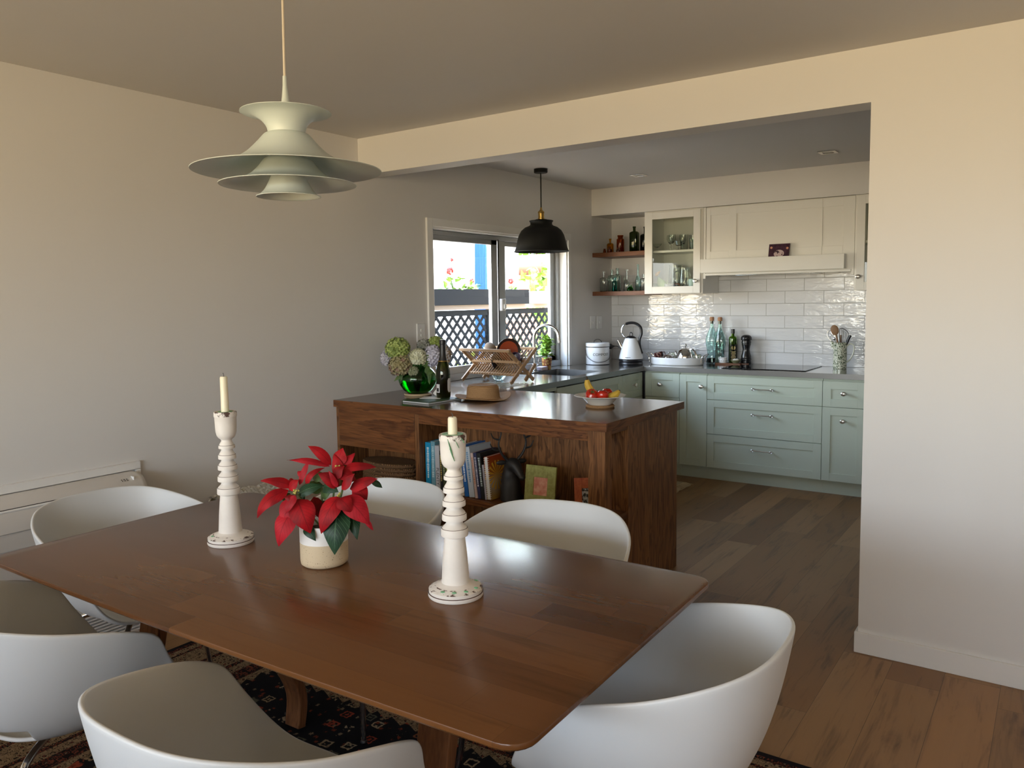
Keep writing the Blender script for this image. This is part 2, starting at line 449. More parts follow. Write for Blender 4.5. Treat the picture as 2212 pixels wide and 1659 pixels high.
# left wall with the kitchen window opening and a wide glass door further back
WY0, WY1, WZ0, WZ1 = .642, 2.38, .845, 1.94
b = NB(); W0 = -.14
for y0, y1, z0, z1 in ((YB, -6.9, 0, H), (-6.9, -5.3, 2.1, H), (-5.3, WY0, 0, H), (WY0, WY1, 0, WZ0), (WY0, WY1, WZ1, H), (WY1, YK, 0, H)):
    box(b, W0, 0, y0, y1, z0, z1)
struct('wall_left', b, WALL, 'long off-white wall with the kitchen window in it', 'wall', smooth=False)
b = NB(); poly(b, [(0, 2.191), (2.776, 2.191), (2.776, 0), (XR, 0), (XR, H), (0, H)], 0, .136, M=Matrix(((1, 0, 0, 0), (0, 0, 1, 0), (0, 1, 0, 0), (0, 0, 0, 1))))
bmesh.ops.recalc_face_normals(b, faces=b.faces)
struct('wall_divider', b, WALL, 'cream wall and overhead beam framing the opening between dining room and kitchen', 'wall', smooth=False)
struct('wall_kitchen', bx(W0, XR, YK, YK + .12, 0, H), WALL, 'kitchen end wall behind shelves and tiles', 'wall', smooth=False)
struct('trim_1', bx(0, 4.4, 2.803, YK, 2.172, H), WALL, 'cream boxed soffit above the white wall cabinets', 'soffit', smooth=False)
struct('wall_pantry', bx(4.4, 4.5, .136, YK, 0, H), WALL, 'kitchen side wall out of view', 'wall', smooth=False)
b = NB()
for y0, y1, z0, z1 in ((YB, 0, 0, H),): box(b, XR, XR + .12, y0, y1, z0, z1)
struct('wall_right', b, WALL, 'dining room side wall out of view', 'wall', smooth=False)
b = NB()
for x0, x1, z0, z1 in ((W0, .06, 0, H), (.06, 5.4, 2.12, H), (5.4, XR, 0, H)): box(b, x0, x1, YB - .12, YB, z0, z1)
struct('wall_rear', b, WALL, 'rear wall with wide glass doors out of view', 'wall', smooth=False)
b = bx(2.764, XR, -.014, 0, 0, .085); box(b, 2.764, 2.776, 0, .148, 0, .085)
struct('baseboard_right', b, TRIM, 'white skirting board along the foot of the divider wall', 'skirting', bevel=.002)
struct('wall_tiles', bx(.001, 4.39, YK - .008, YK, .892, 1.66), TILE, 'wavy white glazed subway tiles behind the cooktop', 'tiles', smooth=False)
# glass doors of the living end (give the room its daylight)
def slider(name, lab, x0, x1, y0, y1, z0, z1, n):
    t = sthing(name, lab, 'door', ((x0 + x1) / 2, (y0 + y1) / 2, z0)); cx, cy = (x0 + x1) / 2, (y0 + y1) / 2
    b = NB(); al = abs(x1 - x0) > abs(y1 - y0); L = (x1 - x0) if al else (y1 - y0)
    def pc(a0, a1, za, zb, d=.03):
        if al: box(b, a0 - cx, a1 - cx, -d, d, za - z0, zb - z0)
        else: box(b, -d, d, a0 - cy, a1 - cy, za - z0, zb - z0)
    s0 = x0 if al else y0
    pc(s0, s0 + L, z0, z0 + .06); pc(s0, s0 + L, z1 - .06, z1)
    for i in range(n + 1): pc(max(s0, s0 + L * i / n - .03), min(s0 + L, s0 + L * i / n + .03), z0 + .06, z1 - .06)
    obj('door_frame', b, ALU, t)
    b = NB(); d = .003
    if al: box(b, x0 + .03 - cx, x1 - .03 - cx, -d, d, .05, z1 - z0 - .05)
    else: box(b, -d, d, y0 + .03 - cy, y1 - .03 - cy, .05, z1 - z0 - .05)
    obj('door_glass', b, WGLASS, t, smooth=False)
slider('door_1', 'aluminium sliding glass doors at the living room end', .06, 5.4, YB - .06, YB - .06, 0, 2.12, 4)
slider('door_2', 'aluminium sliding glass door in the left wall far behind the table', -.07, -.07, -6.9, -5.3, 0, 2.1, 2)

# ---- kitchen window
w = sthing('window_1', 'aluminium sliding kitchen window looking onto lattice and geraniums', 'window', (0, 1.511, .892))
def wl(bm, x0, x1, y0, y1, z0, z1): box(bm, x0, x1, y0 - 1.511, y1 - 1.511, z0 - .892, z1 - .892)
b = NB()
wl(b, 0, .016, .585, WY0, .893, 1.992); wl(b, 0, .016, WY1, 2.422, .893, 1.992); wl(b, 0, .016, WY0, WY1, WZ1, 1.992)
obj('window_architrave', b, TRIM, w, bevel=.002)
b = NB()
wl(b, -.14, -.001, WY0 + .0, WY0 + .012, .893, WZ1); wl(b, -.14, -.001, WY1 - .012, WY1, .893, WZ1); wl(b, -.14, -.001, WY0, WY1, WZ1 - .012, WZ1)
obj('window_jamb', b, TRIM, w)
b = NB()
wl(b, -.135, -.07, .654, .69, .93, 1.925); wl(b, -.135, -.07, 2.335, 2.368, .93, 1.925)
wl(b, -.135, -.07, .654, 2.368, 1.895, 1.927); wl(b, -.135, -.06, .654, 2.368, .893, .94)
wl(b, -.115, -.075, 1.505, 1.585, .94, 1.895)
obj('window_frame', b, ALU, w, bevel=.002)
for k, (y0, y1, x0) in enumerate(((.69, 1.475, -.10), (1.52, 2.335, -.125))):
    b = NB()
    lo, to = .05, .035
    wl(b, x0, x0 + .03, y0, y0 + .045, .94, 1.895); wl(b, x0, x0 + .03, y1 - (.075 if k == 0 else .07), y1, .94, 1.895)
    wl(b, x0, x0 + .03, y0, y1, .94, .94 + lo); wl(b, x0, x0 + .03, y0, y1, 1.895 - to, 1.895)
    sash = obj('window_sash', b, ALU, w, bevel=.002)
    b = NB(); wl(b, x0 + .012, x0 + .016, y0 + .04, y1 - .06, .985, 1.865)
    obj('window_glass', b, WGLASS, sash, smooth=False)
b = NB(); wl(b, -.068, -.062, 1.476, 1.486, .94, 1.90); obj('window_seal', b, BLACKP, w)
b = NB(); wl(b, -.07, -.045, 1.50, 1.545, 1.37, 1.46); wl(b, -.045, -.03, 1.512, 1.532, 1.385, 1.42); obj('window_latch', b, TRIM, w, bevel=.003)

# ================================================================== OUTSIDE THE WINDOW
GREYP = mat('charcoal painted timber', (.008, .010, .012), .9, spec=.08)
TROUGH = mat('grey trough', (.012, .013, .014), .9, spec=.08)
WHITEW = mat('white rendered wall', (.85, .85, .84), .7)
CREAMW = mat('cream capping', (.16, .13, .105), .7)
struct('ground', bx(-14, W0 - .02, -6, 24, -.35, -.05), mat('pale paving', (.5, .36, .23), .8), 'pale paving outside', 'ground', smooth=False)
LX = -1.5
def lattice(y0, y1, z0, z1, name, lab):
    b = NB(); step = .127; w_ = .0145; hgt = z1 - z0; sl = 1.0
    n = int((y1 - y0 + hgt * sl) / step) + 2
    for k in range(-int(hgt * sl / step) - 1, n):
        for sgn, xo in ((1, 0), (-1, .008)):
            if sgn > 0: a, e = y0 + k * step, y0 + k * step + hgt * sl
            else: a, e = y0 + k * step + hgt * sl, y0 + k * step
            za, ze = z0, z1
            # clip to panel
            def cl(a, za, e, ze):
                if a < y0: t = (y0 - a) / (e - a); a, za = y0, za + (ze - za) * t
                if a > y1: t = (y1 - a) / (e - a); a, za = y1, za + (ze - za) * t
                return a, za
            if max(a, e) <= y0 + .01 or min(a, e) >= y1 - .01: continue
            a2, za2 = cl(a, za, e, ze); e2, ze2 = cl(e, ze, a, za)
            if abs(a2 - e2) < .01: continue
            d = Vector((0, e2 - a2, ze2 - za2)); nn = Vector((0, -d.z, d.y)).normalized() * w_
            P = [Vector((0, a2, za2)) - nn, Vector((0, a2, za2)) + nn, Vector((0, e2, ze2)) + nn, Vector((0, e2, ze2)) - nn]
            va = [b.verts.new((xo, p.y - y0, p.z - z0)) for p in P]; vb = [b.verts.new((xo + .008, p.y - y0, p.z - z0)) for p in P]
            b.faces.new(va); b.faces.new(vb[::-1])
            for i in range(4): b.faces.new((va[i], va[(i + 1) % 4], vb[(i + 1) % 4], vb[i]))
    t = thing(name, lab, 'lattice panel', (LX, y0, z0))
    obj('lattice', b, GREYP, t, smooth=False)
    b = NB(); L = y1 - y0
    box(b, -.012, .03, 0, L, hgt - .035, hgt + .02); box(b, -.012, .03, 0, L, -.03, .02); box(b, -.012, .03, -.02, .02, 0, hgt); box(b, -.012, .03, L - .02, L + .02, 0, hgt)
    obj('panel_frame', b, GREYP, t, smooth=False)
lattice(1.5, 3.26, .35, 1.335, 'lattice_panel', 'charcoal diamond lattice panel outside the left window pane')
lattice(3.44, 5.2, .35, 1.335, 'lattice_panel', 'charcoal diamond lattice panel outside the right window pane')
for yy, lb in ((3.35, 'pinkish grey post between the two lattice panels outside'), (1.44, 'grey post left of the left lattice panel outside'), (5.28, 'grey post right of the right lattice panel outside')):
    tag(obj('fence_post', bx(-.045, .045, -.045, .045, -.05, 1.36), mat('weathered post', (.13, .10, .09), .7), loc=(LX, yy, 0)), lb, 'post')
tag(obj('fence_rail', bx(-.06, .06, 0, 4.4, 0, .045), CREAMW, loc=(LX, 1.2, 1.362)), 'pale horizontal rail capping the lattice fence outside', 'rail')
def trough(y0, y1, lab):
    t = thing('planter_trough', lab, 'planter', (LX, y0, 1.408)); L = y1 - y0
    b = NB(); box(b, -.13, -.118, 0, L, 0, .155); box(b, .1, .112, 0, L, 0, .155); box(b, -.118, .1, 0, .012, 0, .155); box(b, -.118, .1, L - .012, L, 0, .155); box(b, -.118, .1, .012, L - .012, 0, .012)
    obj('trough', b, TROUGH, t, bevel=.003)
    obj('soil', bx(-.118, .1, .012, L - .012, .012, .135), SOIL, t, smooth=False)
trough(1.35, 3.9, 'long charcoal planter trough on the fence outside, holding red geraniums')
b = NB(); lathe(b, [(.0, 0), (.18, .0), (.25, .13), (.235, .135), (.17, .03), (0, .03)], 28)
tag(obj('planter_bowl', b, WHITEW, loc=(LX - .02, 4.22, 1.408)), 'rounded white planter on the fence right of the charcoal trough', 'planter')

def leafy(name, lab, cat, loc, n, spread, size, M, stem=None, flowers=(), fcol=None, group=None, up=.5):
    t = thing(name, lab, cat, loc, group=group)
    bm, uvl = leafbm()
    for i in range(n):
        a = random.uniform(0, 2 * PI); e = random.uniform(-.2, 1); rr = random.random() ** .5
        p = Vector((math.cos(a) * spread[0] * rr, math.sin(a) * spread[1] * rr, spread[2] * random.random()))
        d = Vector((math.cos(a) * random.uniform(.3, 1), math.sin(a) * random.uniform(.3, 1), random.uniform(-.4, 1) * up * 2)).normalized()
        leaf(bm, uvl, p, p + d * size * random.uniform(.6, 1.2), size * .7, size * .12, (random.uniform(-.4, .4), random.uniform(-.4, .4), 1), .2, 4)
    obj('foliage', bm, M, t)
    b = NB()
    for q in range(5):
        a = random.uniform(0, 6.28); tube(b, [(0, 0, -.02), (math.cos(a) * spread[0] * .3, math.sin(a) * spread[1] * .3, spread[2] * .8)], size * .05, 5)
    for f in flowers: tube(b, [(0, 0, 0), (f[0] * .6, f[1] * .6, f[2] * .6), (f[0], f[1], f[2])], .003, 5)
    obj('stem', b, OLIVL, t)
    for f in flowers:
        b = NB()
        for k in range(22):
            v = Vector((random.gauss(0, 1), random.gauss(0, 1), random.gauss(0, 1))).normalized() * f[3]
            ball(b, Vector(f[:3]) + v * .8, f[3] * .38, seg=6, rings=4)
        obj('bloom', b, fcol, t)
    return t
GERR = mat('geranium red', (.85, .03, .02), .5, )
leafy('geranium', 'tall red geranium at the left end of the charcoal trough', 'plant', (LX, 2.72, 1.55), 46, (.08, .14, .13), .07, FRESHL, flowers=[(0, -.05, .19, .035), (.0, -.02, .30, .017)], fcol=GERR)
leafy('geranium', 'low red geranium in the middle of the charcoal trough, left of the window mullion', 'plant', (LX, 3.0, 1.55), 26, (.07, .10, .05), .06, FRESHL, flowers=[(0, .02, .10, .024)], fcol=GERR)
leafy('geranium', 'red geranium at the right end of the trough, seen right of the mullion', 'plant', (LX, 3.66, 1.535), 22, (.07, .12, .04), .06, FRESHL, flowers=[(0, .05, .12, .03), (0, -.1, .13, .014)], fcol=GERR)
# the bright buildings and garden beyond
t = thing('neighbour_house', 'white house wall filling most of the view beyond the fence', 'house', (-5.6, 3, -.05))
obj('wall', bx(-.3, 0, 0, 6.9, 0, 5.0), WHITEW, t, smooth=False)
b = NB(); box(b, .0, .05, 3.75, 4.05, .2, 3.4)
obj('drainpipe', b, mat('pale pipe', (.6, .6, .6), .5), t)
t = thing('patio_umbrella', 'closed bright blue patio umbrella seen through the left pane', 'umbrella', (-3.4, 5.70, -.05))
BLUEC = mat('blue canvas', (.03, .09, .28), .8, spec=.1)
b = NB()
prof = [(.0, 0), (.05, .0), (.08, .35), (.09, 1.0), (.075, 1.9), (.03, 2.5), (0, 2.55)]
lathe(b, [(r, z + .35) for r, z in prof], 24)
for v in b.verts:
    a = math.atan2(v.co.y, v.co.x); k = 1 + .22 * math.sin(a * 7 + v.co.z * 2); v.co.x *= k; v.co.y *= k
obj('canopy', b, BLUEC, t, ang=80)
obj('pole', TB([(0, 0, 0), (0, 0, 2.95)], .02), WHP, t)
t = thing('garden_shed', 'low house with pale sloping roof behind the right pane', 'shed', (-6.6, 11.4, -.05))
obj('wall', bx(-1.2, 1.2, 0, 4, 0, 2.05), mat('terracotta wall', (.62, .25, .13), .7), t, smooth=False)
b = NB(); box(b, -1.5, 1.5, -.3, 4.3, 0, .1, M=Matrix.Translation((0, 0, 2.3)) @ Matrix.Rotation(R(-14), 4, 'X'))
obj('roof', b, WHITEW, t, smooth=False)
t = thing('brick_planter_wall', 'low terracotta wall seen through the right lattice panel', 'wall', (-3.3, 6.15, -.05))
obj('wall', bx(-.12, .12, 0, .62, 0, 1.2), mat('terracotta brick', (.66, .26, .15), .7), t, smooth=False)
t = leafy('palm_bush', 'bright green palm-like bush seen through the right window pane', 'bush', (-4.3, 8.7, -.05), 260, (.3, .34, 2.1), .2, FRESHL, up=.9)
leafy('garden_shrub', 'green shrub showing low through the right lattice panel', 'bush', (-2.6, 5.0, -.05), 150, (.3, .8, .85), .13, FRESHL)
t = thing('garden_tree', 'leafy green tree above the pale roof in the right pane', 'tree', (-9.5, 16.6, -.05))
bm, uvl = leafbm()
for i in range(900):
    v = Vector((random.gauss(0, 1), random.gauss(0, 1), random.gauss(0, .8))).normalized() * random.uniform(1.0, 2.0)
    p = v + Vector((0, 0, 3.4)); d = Vector((random.gauss(0, 1), random.gauss(0, 1), random.gauss(0, .6))).normalized()
    leaf(bm, uvl, p, p + d * .42, .26, .03, (0, 0, 1), .2, 3)
obj('crown', bm, FRESHL, t)
obj('trunk', TB([(0, 0, 0), (.05, 0, 2), (0, .1, 3.3)], [.16, .12, .07]), OAKZ, t)

# ================================================================== KITCHEN JOINERY
def shaker(w, h, rail=.058, top=None, t=.02, rec=.007, panels=None):
    """front at y=0 facing -y, body to y=t, origin lower left"""
    b = NB(); top = top or rail; g = .0012
    if panels is None: panels = [(rail, w - rail)]
    box(b, g, w - g, rec, t, g, h - g)
    xs = [g] + [q for p in panels for q in p] + [w - g]
    for i in range(0, len(xs), 2): box(b, xs[i], xs[i + 1], 0, rec, g, h - g)
    for p in panels:
        box(b, p[0], p[1], 0, rec, g, top); box(b, p[0], p[1], 0, rec, h - top, h - g)
    return b
def knob(parent, x, y, z, M=NICKEL):
    b = NB(); Mx = Matrix.Translation((x, y, z)) @ Matrix.Rotation(PI / 2, 4, 'X')
    lathe(b, [(.0, 0), (.007, 0), (.0055, .004), (.005, .013), (.010, .018), (.0155, .024), (.0165, .029), (.014, .034), (.007, .0375), (0, .038)], 16, M=Mx)
    for v in b.verts: v.co.x = x + (v.co.x - x) * 1.18
    bmesh.ops.recalc_face_normals(b, faces=b.faces)
    return obj('knob', b, M, parent)
def pull(parent, x, y, z, L=.125):
    b = NB()
    tube(b, [(x - L / 2, y - .03, z + .002), (x + L / 2, y - .03, z - .0)], .0042, 8)
    for s in (-1, 1):
        tube(b, [(x + s * L / 2, y, z), (x + s * L / 2, y - .03, z)], .005, 8)
        ring = [(x + s * (L / 2 + .008) + .011 * math.cos(a), y - .028, z + .0075 * math.sin(a)) for a in [2 * PI * k / 14 for k in range(14)]]
        tube(b, ring, .0035, 6, closed=True)
    bmesh.ops.recalc_face_normals(b, faces=b.faces)
    return obj('handle', b, NICKEL, parent)

# back run : doors at y 2.61, carcass behind to the wall
def base_unit(name, x0, x1, lab, fronts, xr=None):
    t = thing(name, lab, 'cabinet', (x0, 2.61, 0), group='sage green base cabinets')
    wd = x1 - x0
    obj('carcass', bx(.001, wd - .001, .021, .56, .1, .852), SAGE, t)
    obj('kickboard', bx(0, wd, .05, .066, 0, .1), SAGE, t)
    for kind, z0, z1, hx, hz, ht in fronts:
        f = obj('drawer' if kind == 'drawer' else 'door', shaker(wd, z1 - z0, panels=None), SAGE, t, loc=(0, 0, z0), bevel=.0008)
        if ht == 'k': knob(f, hx, 0, hz - z0)
        elif ht == 'p': pull(f, hx, 0, hz - z0)
    return t
base_unit('base_cabinet', .602, .904, 'sage drawer cabinet in the inner corner of the bench, left of the tall narrow door', [('drawer', .645, .842, .14, .748, 'k'), ('door', .104, .643, .14, .56, 'k')])
base_unit('base_cabinet', .905, 1.134, 'narrow single-door sage cabinet left of the three wide drawers', [('door', .104, .838, .19, .747, 'k')])
base_unit('drawer_cabinet', 1.135, 2.005, 'wide sage cabinet of three drawers under the cooktop', [('drawer', .648, .836, .443, .748, 'p'), ('drawer', .373, .646, .443, .55, 'p'), ('drawer', .104, .371, .443, .275, 'p')])
base_unit('base_cabinet', 2.006, 2.302, 'sage cabinet with a small drawer over a door, beside the divider wall', [('drawer', .648, .836, .148, .749, 'k'), ('door', .104, .646, .146, .551, 'k')])
base_unit('base_cabinet', 2.303, 2.9, 'sage cabinet mostly hidden behind the divider wall', [('door', .104, .838, .06, .747, 'k')])
# left run : doors face +x at x=.58
def left_unit(name, y0, y1, lab, fronts):
    t = thing(name, lab, 'cabinet', (.58, y0, 0), R(90), group='sage green base cabinets')
    wd = y1 - y0
    b = NB(); box(b, .001, .017, .021, .56, .1, .852); box(b, wd - .017, wd - .001, .021, .56, .1, .852); box(b, .017, wd - .017, .021, .56, .1, .116); box(b, .017, wd - .017, .545, .56, .116, .70)
    obj('carcass', b, SAGE, t, smooth=False)
    obj('kickboard', bx(0, wd, .05, .066, 0, .1), SAGE, t)
    for kind, z0, z1, hx, hz, ht in fronts:
        f = obj(kind, shaker(wd, z1 - z0), SAGE, t, loc=(0, 0, z0), bevel=.0008)
        knob(f, hx, 0, hz - z0)
    return t
left_unit('base_cabinet', 1.256, 1.742, 'sage door cabinet under the sink, next to the dishwasher', [('door', .104, .842, .42, .75, 'k')])
left_unit('base_cabinet', 1.744, 2.24, 'middle sage cabinet of the bench under the window', [('drawer', .645, .842, .085, .752, 'k'), ('door', .104, .643, .085, .56, 'k')])
left_unit('base_cabinet', 2.242, 2.608, 'sage drawer cabinet meeting the inner bench corner below the window run', [('drawer', .645, .842, .19, .75, 'k'), ('door', .104, .643, .19, .56, 'k')])
t = thing('dishwasher', 'sage fronted dishwasher with black recess between timber bench and sink cabinet', 'dishwasher', (.58, .64, 0), R(90))
obj('body', bx(.002, .612, .021, .57, .1, .85), BLACKP, t); obj('kickboard', bx(.002, .612, .05, .066, 0, .0995), SAGE, t)
obj('door', bx(.003, .612, 0, .02, .104, .80), SAGE, t, bevel=.002)
obj('control_strip', bx(.003, .612, .002, .02, .825, .85), SAGE, t)

# benchtop with sink cut-out
SX0, SX1, SY0, SY1 = .085, .505, 1.60, 2.06
t = thing('steel_benchtop', 'L-shaped stainless steel kitchen benchtop', 'benchtop', (0, 0, .892))
b = NB(); T = -.038
for x0, x1, y0, y1 in ((.001, .6, .640, SY0), (.001, SX0, SY0, SY1), (SX1, .6, SY0, SY1), (.001, .6, SY1, YK - .009), (.6, 3.0, 2.591, YK - .009), (-.132, .001, .656, 2.366)):
    box(b, x0, x1, y0, y1, T if x0 >= 0 else -.03, 0)
bmesh.ops.remove_doubles(b, verts=b.verts, dist=.0001)
obj('top', b, STEEL, t, smooth=False)
EDGE = mat('steel edge reflection tone', (.22, .217, .21), .36, .8)
obj('edge_tone_strip', bx(.5995, .6008, .640, 2.591, -.0382, -.0006), EDGE, t, smooth=False); obj('edge_tone_strip', bx(.601, 3.0, 2.5902, 2.5915, -.0382, -.0006), EDGE, t, smooth=False)  # strips added over the steel; reflected brightness of the edge set in their colour
b = NB(); D = -.18
P = rrect(SX0, SX1, SY0, SY1, .02, 3)
a = [b.verts.new((p[0], p[1], .0)) for p in P]; c = [b.verts.new((p[0], p[1], D)) for p in P]
for i in range(len(P)): b.faces.new((a[i], a[(i + 1) % len(P)], c[(i + 1) % len(P)], c[i]))
b.faces.new(c)
obj('sink_bowl', b, mat('dull sink steel', (.20, .20, .20), .4, .9), t, smooth=False, solid=.002)
obj('drain', LA([(0, .003), (.03, .003), (.035, 0)], 20, c=(.29, 1.83, D)), CHROME, t)
b = NB()
for i in range(9): box(b, .20 + i * .038, .207 + i * .038, .74, 1.0, .0, .0035)
obj('drainer_rib', b, STEEL, t)

# cooktop
t = thing('cooktop', 'black glass cooktop set in the steel bench', 'cooktop', (1.55, 2.91, .892))
obj('glass_top', bx(-.32, .32, -.245, .245, .0005, .006), BLACKG, t, bevel=.002)
ZM = mat('zone mark', (.12, .12, .12), .3)
for x, y, r in ((-.17, -.11, .09), (.17, -.11, .075), (-.17, .12, .075), (.17, .12, .09)):
    obj('cooking_zone', lathe(NB(), [(r, .0062), (r + .0015, .0062)], 40, c=(x, y, 0)), ZM, t, smooth=False)

# wall cabinets (open boxes with glazed doors)
def upper_glass(x0, x1, lab, door0, door1, knobx, g0, g1):
    t = thing('wall_cabinet', lab, 'cabinet', (x0, 2.81, 1.484)); W_ = x1 - x0; hh = .686; dp = .36
    b = NB()
    box(b, 0, .018, .0, dp, 0, hh); box(b, W_ - .018, W_, 0, dp, 0, hh); box(b, .018, W_ - .018, 0.0, dp, 0, .018); box(b, .018, W_ - .018, 0.0, dp, hh - .018, hh); box(b, .018, W_ - .018, dp - .01, dp, .018, hh - .018)
    obj('carcass', b, CABW, t, smooth=False, bevel=.0006)
    obj('cabinet_shelf', bx(.019, W_ - .019, .03, dp - .012, .343, .361), CABW, t, smooth=False)
    d0, d1, k0, k1 = door0 - x0, door1 - x0, g0 - x0, g1 - x0
    b = NB()
    box(b, d0, k0, -.02, -.001, .004, hh - .012); box(b, k1, d1, -.02, -.001, .004, hh - .012)
    box(b, k0, k1, -.02, -.001, .004, .06); box(b, k0, k1, -.02, -.001, hh - .068, hh - .012)
    d = obj('door', b, CABW, t, bevel=.001)
    obj('door_glass', bx(k0 - .003, k1 + .003, -.012, -.008, .057, hh - .065), CGLASS, d, smooth=False)
    knob(d, knobx - x0, -.02, .10)
    return t
upper_glass(.503, 1.017, 'white wall cabinet with a glass door full of glassware, beside the bottle shelves', .519, 1.0, .969, .581, .942)
upper_glass(2.161, 2.75, 'white wall cabinet with glass door cut off by the divider wall', 2.176, 2.7, 2.196, 2.232, 2.64)
# range hood
t = thing('rangehood', 'wide white panelled rangehood cabinet above the cooktop', 'rangehood', (1.019, 2.81, 1.60))
hw = 2.159 - 1.019
obj('housing', bx(0, hw, .021, .362, .04, .57), CABW, t, smooth=False)
b = NB(); Wd, Hd = 1.098, .523
box(b, 0, Wd, .007, .02, 0, Hd)
for q0, q1 in ((0, .034), (.186, .245), (.889, .891), (1.037, Wd)): box(b, q0, q1, 0, .007, 0, Hd)
for p0, p1 in ((.034, .186), (.245, .889), (.891, 1.037)): box(b, p0, p1, 0, .007, 0, .175); box(b, p0, p1, 0, .007, Hd - .062, Hd)
obj('panel', b, CABW, t, loc=(.024, 0, .04), bevel=.001)
obj('filler', bx(0, .02, 0, .0205, .0, .568), CABW, t, bevel=.001); obj('filler', bx(hw - .02, hw, 0, .0205, .0, .568), CABW, t, bevel=.001)
obj('ledge', bx(.001, 1.085, -.065, -.0005, .045, .152), CABW, t, bevel=.001)
obj('valance', bx(.021, hw - .021, -.004, .02, .024, .039), CABW, t, bevel=.001)
b = NB(); box(b, .1, .98, .03, .33, .025, .039); box(b, .25, .85, .05, .31, .02, .025)
obj('grease_filter', b, STEEL, t, bevel=.002)
t = obj('photo_card', bx(0, .155, 0, .002, 0, .098), None, loc=(1.553, 2.765, 1.7525), rot=(R(-14), 0, 0), smooth=False)
m = NT('dark group photograph'); v = m.obj(); s_ = m.sep(v)
n_ = m.noise(v, 38, 3, .6)
cd = m.math('SQRT', m.math('ADD', m.math('POWER', m.math('SUBTRACT', s_[0], .078), 2), m.math('POWER', m.math('MULTIPLY', m.math('SUBTRACT', s_[2], .022), 1.3), 2)))
mk = m.math('MULTIPLY', m.math('LESS_THAN', cd, .038), m.math('GREATER_THAN', n_, .46))
f1 = m.math('LESS_THAN', m.math('SQRT', m.math('ADD', m.math('POWER', m.math('SUBTRACT', s_[0], .018), 2), m.math('POWER', m.math('SUBTRACT', s_[2], .07), 2))), .009)
f2 = m.math('LESS_THAN', m.math('SQRT', m.math('ADD', m.math('POWER', m.math('SUBTRACT', s_[0], .138), 2), m.math('POWER', m.math('SUBTRACT', s_[2], .062), 2))), .009)
cc = m.mix(mk, m.ramp(n_, [(.3, (.02, .008, .015)), (.7, (.09, .03, .06))]), (.55, .42, .42))
cc = m.mix(m.math('MAXIMUM', f1, f2), cc, (.62, .3, .2)); m.set(col=cc, rough=.3)
t.data.materials[0] = m.m
tag(t, 'dark photograph card leaning on the rangehood ledge', 'photo')
# floating shelves
tag(obj('floating_shelf', bx(0, .501, 0, .36, 0, .037), SHELFW, loc=(.001, 2.812, 1.814), bevel=.001), 'upper red-brown timber shelf holding dark bottles', 'shelf')
tag(obj('floating_shelf', bx(0, .501, 0, .36, 0, .036), SHELFW, loc=(.001, 2.812, 1.477), bevel=.001), 'lower red-brown timber shelf holding clear and aqua bottles', 'shelf')

# ================================================================== BOTTLES & GLASSES
def bottle_prof(r, h, neck, nh, lip=.0, sh=.25, th=.0022, foot=.9):
    z1 = h - nh
    o = [(0, 0), (r * foot, 0), (r, r * .15)]
    zs = z1 - r * sh * 2
    o += [(r, zs)]
    for k in range(1, 7):
        a = k / 6 * PI / 2; o.append((neck + (r - neck) * math.cos(a), zs + (z1 - zs) * math.sin(a)))
    o += [(neck, h - .012)]
    if lip: o += [(neck + lip, h - .012), (neck + lip, h)]
    else: o += [(neck, h)]
    i = [(neck - th, h), (neck - th, z1)]
    for k in range(5, -1, -1):
        a = k / 6 * PI / 2; i.append((neck - th + (r - neck) * math.cos(a), zs - th + (z1 - zs) * math.sin(a)))
    i += [(r - th, r * .2 + th), (r * foot - th, th * 1.6), (0, th * 1.6)]
    return o + i
def bottle(x, y, z, r, h, neck, nh, M, lab, sq=False, lip=.003, sh=.25, sx=1, sy=1, group=None, name='glass_bottle', cat='bottle', seg=24):
    b = NB()
    lathe(b, bottle_prof(r, h, neck, nh, lip, sh), seg if not sq else 24, sx=sx, sy=sy)
    if sq:
        for v in b.verts:
            rr = math.hypot(v.co.x, v.co.y)
            if v.co.z < h - nh - r * sh * .7 and rr > neck * 1.2:
                m_ = max(abs(v.co.x) / sx, abs(v.co.y) / sy); k = rr / m_ if m_ > 0 else 1
                k = 1 + (min(k, 1.25) - 1) * .9; v.co.x *= k * .92; v.co.y *= k * .92
    bmesh.ops.recalc_face_normals(b, faces=b.faces)
    o = obj(name, b, M, loc=(x, y, z)); return tag(o, lab, cat, group)
ZU, ZL = 1.8515, 1.5135
G1, G2 = 'old dark bottles on the upper shelf', 'old clear bottles on the lower shelf'
bottle(.075, 2.90, ZU, .013, .038, .008, .012, AMBERG, 'tiny dark amber jar at the left end of the upper shelf', group=G1, lip=.002)
bottle(.10, 2.96, ZU, .030, .128, .008, .038, YELLG, 'yellow amber bottle with round shoulders on the upper shelf', group=G1)
bottle(.125, 2.90, ZU, .020, .056, .009, .018, AMBERG, 'small squat amber jar on the upper shelf beside the yellow bottle', group=G1)
bottle(.185, 2.99, ZU, .034, .155, .024, .030, AMBERG, 'wide-mouthed brown jar in the middle of the upper shelf', sh=.12, group=G1)
bottle(.215, 2.89, ZU, .019, .042, .008, .010, AMBERG, 'small round brown bottle in front of the wide-mouthed jar', group=G1, sh=.5)
bottle(.325, 2.98, ZU, .040, .222, .012, .040, OLIVEG, 'tall olive green case-shaped bottle with raised lettering on the upper shelf', sq=True, group=G1)
bottle(.428, 2.98, ZU, .042, .214, .012, .06, DKGREENG, 'tall dark green bottle at the right end of the upper shelf', group=G1)
bottle(.055, 2.92, ZL, .030, .178, .008, .052, CLEARG, 'clear square bottle first from the left on the lower shelf', sq=True, group=G2)
bottle(.085, 3.02, ZL, .032, .198, .010, .05, PALEG, 'pale aqua square bottle second from the left on the lower shelf', sq=True, group=G2)
